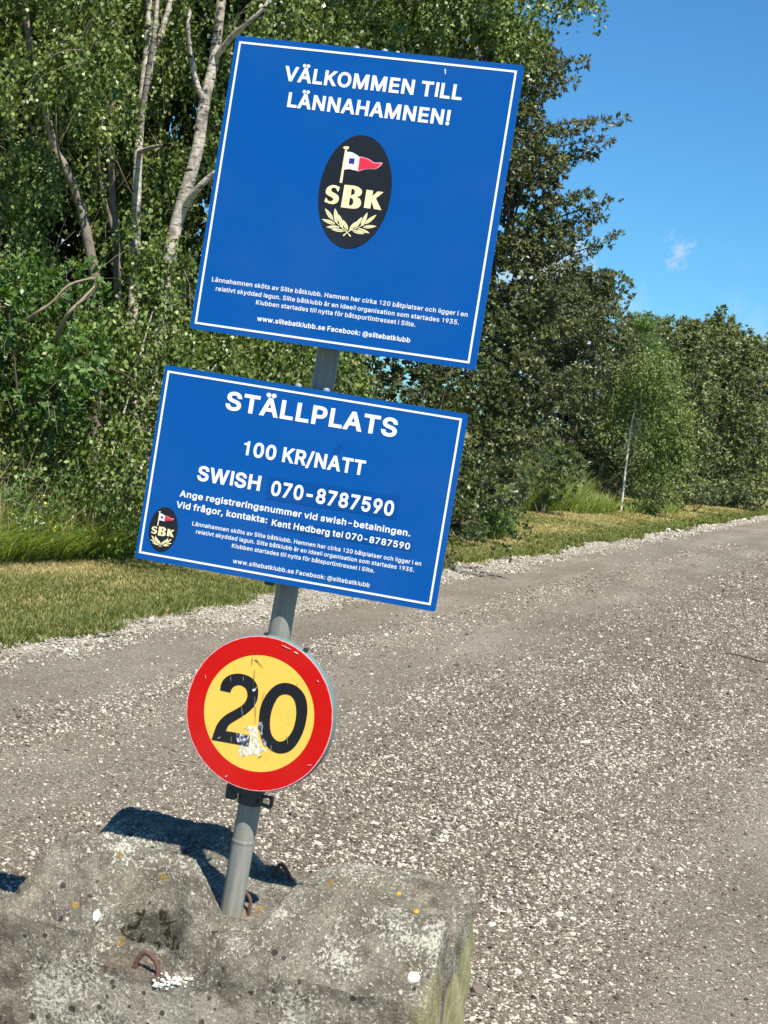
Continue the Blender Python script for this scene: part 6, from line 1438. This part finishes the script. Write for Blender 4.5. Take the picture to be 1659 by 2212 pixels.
crown('broadleaf_tree', 'olive shrubby tree rising behind the young pine', (1430, 1072), 51,
      [(1345, 720), (1375, 690), (1405, 705), (1440, 690), (1470, 715), (1495, 705), (1515, 725)], m_far_leaf, .14, .065, 50, 36, .75, bottom=lambda x: 1075)
crown('broadleaf_tree', 'broad olive tree with the highest rounded top near the right edge', (1545, 1070), 56,
      [(1480, 720), (1505, 695), (1530, 700), (1545, 678), (1572, 700), (1590, 720), (1615, 745), (1625, 780)], m_far_leaf, .15, .07, 48, 38, .82, bottom=lambda x: 1062 - max(0, x - 1560) * .10)
crown('broadleaf_tree', 'olive tree at the far right edge, its low boughs hanging over dry grass', (1625, 1062), 60,
      [(1590, 760), (1612, 722), (1630, 735), (1655, 750), (1690, 740), (1730, 760), (1780, 800)], m_far_leaf, .15, .07, 44, 38, .82, bottom=lambda x: 1056 - max(0, x - 1600) * .9 if x < 1640 else 975, trunk_r=.03)
crown('far_hedge', 'distant blue-green tree belt beyond the dry field at the right edge', (1660, 1014), 190,
      [(1560, 975), (1600, 968), (1650, 972), (1700, 975), (1800, 985), (1900, 1000)], m_far_leaf, .6, .3, 14, 26, 1.3, bottom=lambda x: 1012 + (x - 1660) * .15, cat='hedge', depth=4, trunk_r=.3, fill_layers=1, sp=False)

# young pine
base = at(1325, 1090, 46.5); base[2] = 0
root = tree_root('pine_tree', 'young pine with fresh green needles, between the olive trees and the small white-stemmed birch', base)
topp = at(1388, 685, 46.5); topl = topp - base
trk = catmull([np.zeros(3), topl * np.array([.4, .4, .35]), topl * np.array([.75, .75, .7]), topl], 5, False)
mb = MB(); mb.tube(trk, np.linspace(.08, .015, len(trk)), 9); mb.build('trunk', m_bark_d, root, True)
lv = Leaves(); mb = MB()
H_ = topl[2]
for k in range(210):
    q = rng.uniform(.06, .97); c0 = topl * q; rad = (2.0 * (1 - q) ** .75 + .18) * rng.uniform(.75, 1.1)
    a_ = rng.uniform(0, 6.283); out = np.array([math.cos(a_), math.sin(a_), 0])
    p1 = c0 + out * rad + UP * rad * .25; pm = c0 + out * rad * .5 + UP * rad * .02
    br = catmull([c0, pm, p1], 4, False)
    mb.tube(br, np.linspace(.018, .005, 9), 4, False)
    nn = 12; ii = rng.uniform(.25, 1, nn)
    C = np.array([br[int(v * 8)] for v in ii]) + rng.normal(0, .10, (nn, 3))
    D = nrmz(out * .55 + UP * .75 + rng.normal(0, .35, (nn, 3)))
    needles(lv, C, D, 15, .11, .017)
mb.build('limbs', m_bark_d, root, True)
lv.build('needles', m_pine, root); TOTAL[0] += lv.n
# small white-stemmed birch in front of it
m_bark_young = simple('young_birch_bark', (.66, .62, .54), .7, var=.2, vscale=3)
base = onground(1341, 1110); base[2] = 0
root = tree_root('young_birch', 'small airy young birch with thin white stem at the edge of dry grass', base)
sx = catmull([np.zeros(3), at(1352, 1010, base[1]) - base, at(1362, 930, base[1]) - base, at(1378, 850, base[1]) - base, at(1394, 770, base[1]) - base], 4, False)
mb = MB(); mb.tube(sx, np.linspace(.036, .012, len(sx)), 8); mb.build('trunk', m_bark_young, root, True)
sx = catmull([at(1368, 990, base[1] + .6) - base, at(1385, 890, base[1] + .5) - base, at(1398, 800, base[1] + .4) - base], 4, False)
mb = MB(); mb.tube(sx, np.linspace(.016, .008, len(sx)), 7); mb.build('stem', m_bark_young, root, True)
lv = Leaves()
for k in range(120):
    a_ = rng.uniform(0, 6.283); rq_ = math.sqrt(rng.random())
    x = 1400 + 88 * rq_ * math.cos(a_); y = 925 + 170 * rq_ * math.sin(a_)
    x += max(0, (930 - y)) * .05
    if abs(x - (1340 + (1085 - y) * .20)) < 40 and y > 900: continue
    hang_sprigs(lv, at(x, y, base[1] + rng.uniform(-.7, 1.0)) - base, (.30, .30, .28), 26, 7, .075, .055, .30, .5)
lv.build('foliage', m_sap, root); TOTAL[0] += lv.n

shrub('willow_bush', 'small grey-green willow bush behind the tall grass', (1185, 1070), 33.5,
      [(x, y, 33.5 + rng.uniform(-.5, .8), .34, 30) for x, y in ((1120, 1020), (1140, 1000), (1160, 985), (1190, 975), (1215, 985), (1240, 1005), (1175, 1010), (1210, 1015), (1150, 1028), (1190, 1034), (1235, 1030), (1160, 1052), (1185, 1060), (1215, 1054))], m_willow, 'rosette', 'bush', k=7, L=.11, W=.04, stems=3)
shrub('low_shrub', 'low dark shrub at the foot of the olive trees near the right edge', (1500, 1082), 47,
      [(x, y, 47 + rng.uniform(-.6, .8), .42, 26) for x, y in ((1420, 1075), (1445, 1066), (1470, 1070), (1500, 1066), (1530, 1060), (1555, 1062), (1580, 1055), (1600, 1046))], m_far_leaf, 'rosette', 'bush', k=6, L=.14, W=.06, stems=2)
print('leaves', TOTAL[0])

# ------------------------------------------------------------------ grasses
def blades(P, h, w, lean=.35, nb=6, spread=.03):
    """tufts of bent blades, each a narrow quad"""
    n = len(P); out = []
    for j in range(nb):
        a_ = rng.uniform(0, 6.283, n); o_ = np.stack([np.cos(a_), np.sin(a_), np.zeros(n)], 1)
        b0_ = P + o_ * spread * rng.random(n)[:, None]
        hh = h * rng.uniform(.5, 1.25, n); ln = hh * lean * rng.uniform(.2, 2.2, n)
        a2 = a_ + rng.normal(0, .8, n); l_ = np.stack([np.cos(a2), np.sin(a2), np.zeros(n)], 1)
        sd = np.stack([-np.sin(a2), np.cos(a2), np.zeros(n)], 1) * (w * .5)[:, None]
        tip = b0_ + UP * hh[:, None] + l_ * ln[:, None]
        mid = b0_ + UP * (hh * .6)[:, None] + l_ * (ln * .35)[:, None]
        out.append(np.stack([b0_ - sd * .6, mid - sd, tip, mid + sd], 1).reshape(-1, 3))
    return np.concatenate(out)
def verge_pts(s0, s1, t0, t1, dens):
    n = int((s1 - s0) * (t1 - t0) * dens)
    s = rng.uniform(s0, s1, n); t = rng.uniform(t0, t1, n)
    k = t < edge_wob(s) + rng.normal(0, .05, n)
    s, t = s[k], t[k]
    P = np.concatenate([S0 + s[:, None] * SD + t[:, None] * SN, zv(s, t)[:, None] - .005], 1)
    return P, s, t
g1 = Leaves(); g2 = Leaves()
for (sa, sb, ta, tb, dens, h, w) in ((-3, 6, -2.7, .1, 1250, .046, .0065), (6, 14, -3.2, .1, 560, .055, .010), (14, 30, -4.5, .1, 190, .060, .016), (30, 60, -5, .1, 70, .085, .032)):
    P, s, t = verge_pts(sa, sb, ta, tb, dens)
    P_ok = in_view(P, .6); P, s, t = P[P_ok], s[P_ok], t[P_ok]
    dry_p = np.clip((vnoise(s, t, .9, 21) - .18) * 2.1, 0, 1) * np.clip((-t - .30) * 1.6, 0, 1) + .12
    dry_p = np.where(s > 16, np.clip(dry_p + .25, 0, 1) * np.clip((-t - .5) * 1.5, 0.05, 1), dry_p)
    isd = rng.random(len(P)) < dry_p
    hm = h * (1 + .5 * np.exp(-((t + .15) / .25) ** 2))
    g1.add(blades(P[~isd], hm[~isd], np.full((~isd).sum(), w), .5, 6)); g2.add(blades(P[isd], hm[isd] * .85, np.full(isd.sum(), w), .8, 6))
o = g1.build('verge_grass', m_blade, None); tag(o, 'short green mown grass on the verge beside the chippings', 'grass')
o = g2.build('dry_verge_grass', m_blade_dry, None); tag(o, 'dry straw-coloured mown grass in patches on the verge', 'grass')
TOTAL[0] += g1.n + g2.n
# tall unmown grass at the foot of the birches and around the young birch
g3 = Leaves(); g4 = Leaves()
n = 5200; x = rng.uniform(-120, 620, n); Yb = 13.1 + (x + 10) / 300 * 1.8 + rng.uniform(.0, 1.5, n)
Xb = np.array([at(xi, 1215, yi)[0] for xi, yi in zip(x[:n], Yb)])
P = np.stack([Xb, Yb, np.zeros(n) + .03], 1)
g3.add(blades(P, rng.uniform(.10, .42, n), rng.uniform(.007, .014, n), .9, 6, .08))
k = rng.random(n) < .12; g4.add(blades(P[k], rng.uniform(.5, .85, k.sum()), rng.uniform(.005, .009, k.sum()), .55, 3, .05))
o = g3.build('tall_grass', m_blade_tall, None); tag(o, 'tall rank grass and weeds along the foot of the birches at the left', 'grass')
TOTAL[0] += g3.n
g3 = Leaves()
for (xa, xb, ya, yb, n, h) in ((1075, 1250, 1062, 1108, 5200, .75), (1235, 1322, 1082, 1112, 2000, .40), (1352, 1460, 1098, 1114, 900, .26), (1440, 1600, 1070, 1092, 1500, .5), (1040, 1100, 1120, 1165, 700, .35)):
    xx = rng.uniform(xa, xb, n); yy = rng.uniform(ya, yb, n)
    P = np.array([onground(a_, b_2, .03) for a_, b_2 in zip(xx, yy)])
    g3.add(blades(P, rng.uniform(.45, 1.1, n) * h, rng.uniform(.012, .024, n), .5, 6, .09))
    k = rng.random(n) < .15; g4.add(blades(P[k], rng.uniform(.9, 1.4, k.sum()) * h, rng.uniform(.008, .016, k.sum()), .5, 3, .06))
o = g3.build('tall_grass', m_blade_tall, None); tag(o, 'tall pale green grass standing round the young birch and willow', 'grass'); TOTAL[0] += g3.n
o = g4.build('grass_heads', m_blade_dry, None); tag(o, 'straw-coloured flowering grass stalks rising above the tall grass', 'grass'); TOTAL[0] += g4.n
# dark dog-rose / weeds at the foot of the whitebeam
shrub('weed_clump', 'dark leafy weeds at the foot of the tall broadleaf tree', (1060, 1160), 24.4,
      [(x, y, 24.2, .22, 26) for x, y in ((1010, 1145), (1035, 1135), (1060, 1140), (1085, 1120), (1050, 1105))], m_cherry_leaf, 'rosette', 'weeds', k=7, L=.07, W=.035, stems=1)
for k_, (bx, lab) in enumerate(((40, 'leafy green weeds at the foot of the bushes by the left edge'), (150, 'leafy green weeds in the tall grass right of the yellow flowers'), (260, 'leafy green weeds beside the lower left corner of the pitch fee sign'))):
    Yw = 13.5 + bx / 300 * 1.6
    shrub('weed_clump', lab, (bx, 1205), Yw,
          [(bx + rng.uniform(-62, 62), rng.uniform(1035, 1190), Yw + rng.uniform(-.1, .5), rng.uniform(.10, .20), 16) for _ in range(20)], m_cherry_leaf, 'bush', 'weeds', k=7, L=.055, W=.022, stems=2, twn=1)
# yellow-flowered weeds at the left
base = at(85, 1180, 13.9); base[2] = 0
root = tree_root('yellow_flower_plant', 'clump of small yellow flowers in the tall grass at the left edge', base, 'flowers')
lv = Leaves(); mb = MB()
for k in range(26):
    x = rng.uniform(5, 118); y = 1128 + (x - 60) * .22 + rng.normal(0, 16)
    p = at(x, y, 13.75 + rng.uniform(-.1, .2)) - base; q = p * np.array([.7, .7, 0])
    mb.tube(catmull([q, (p + q) / 2 + (0, 0, .02), p], 3, False), [.003] * 7, 3, False)
    m_ = 7; lv.add(leaves_arrays(np.tile(p, (m_, 1)) + rng.normal(0, .018, (m_, 3)), rdir(m_), rdir(m_), np.full(m_, .022), np.full(m_, .018)))
mb.build('stems', m_blade_tall, root); o = lv.build('blossom', m_flower, root)
print('all leaves/blades', TOTAL[0])
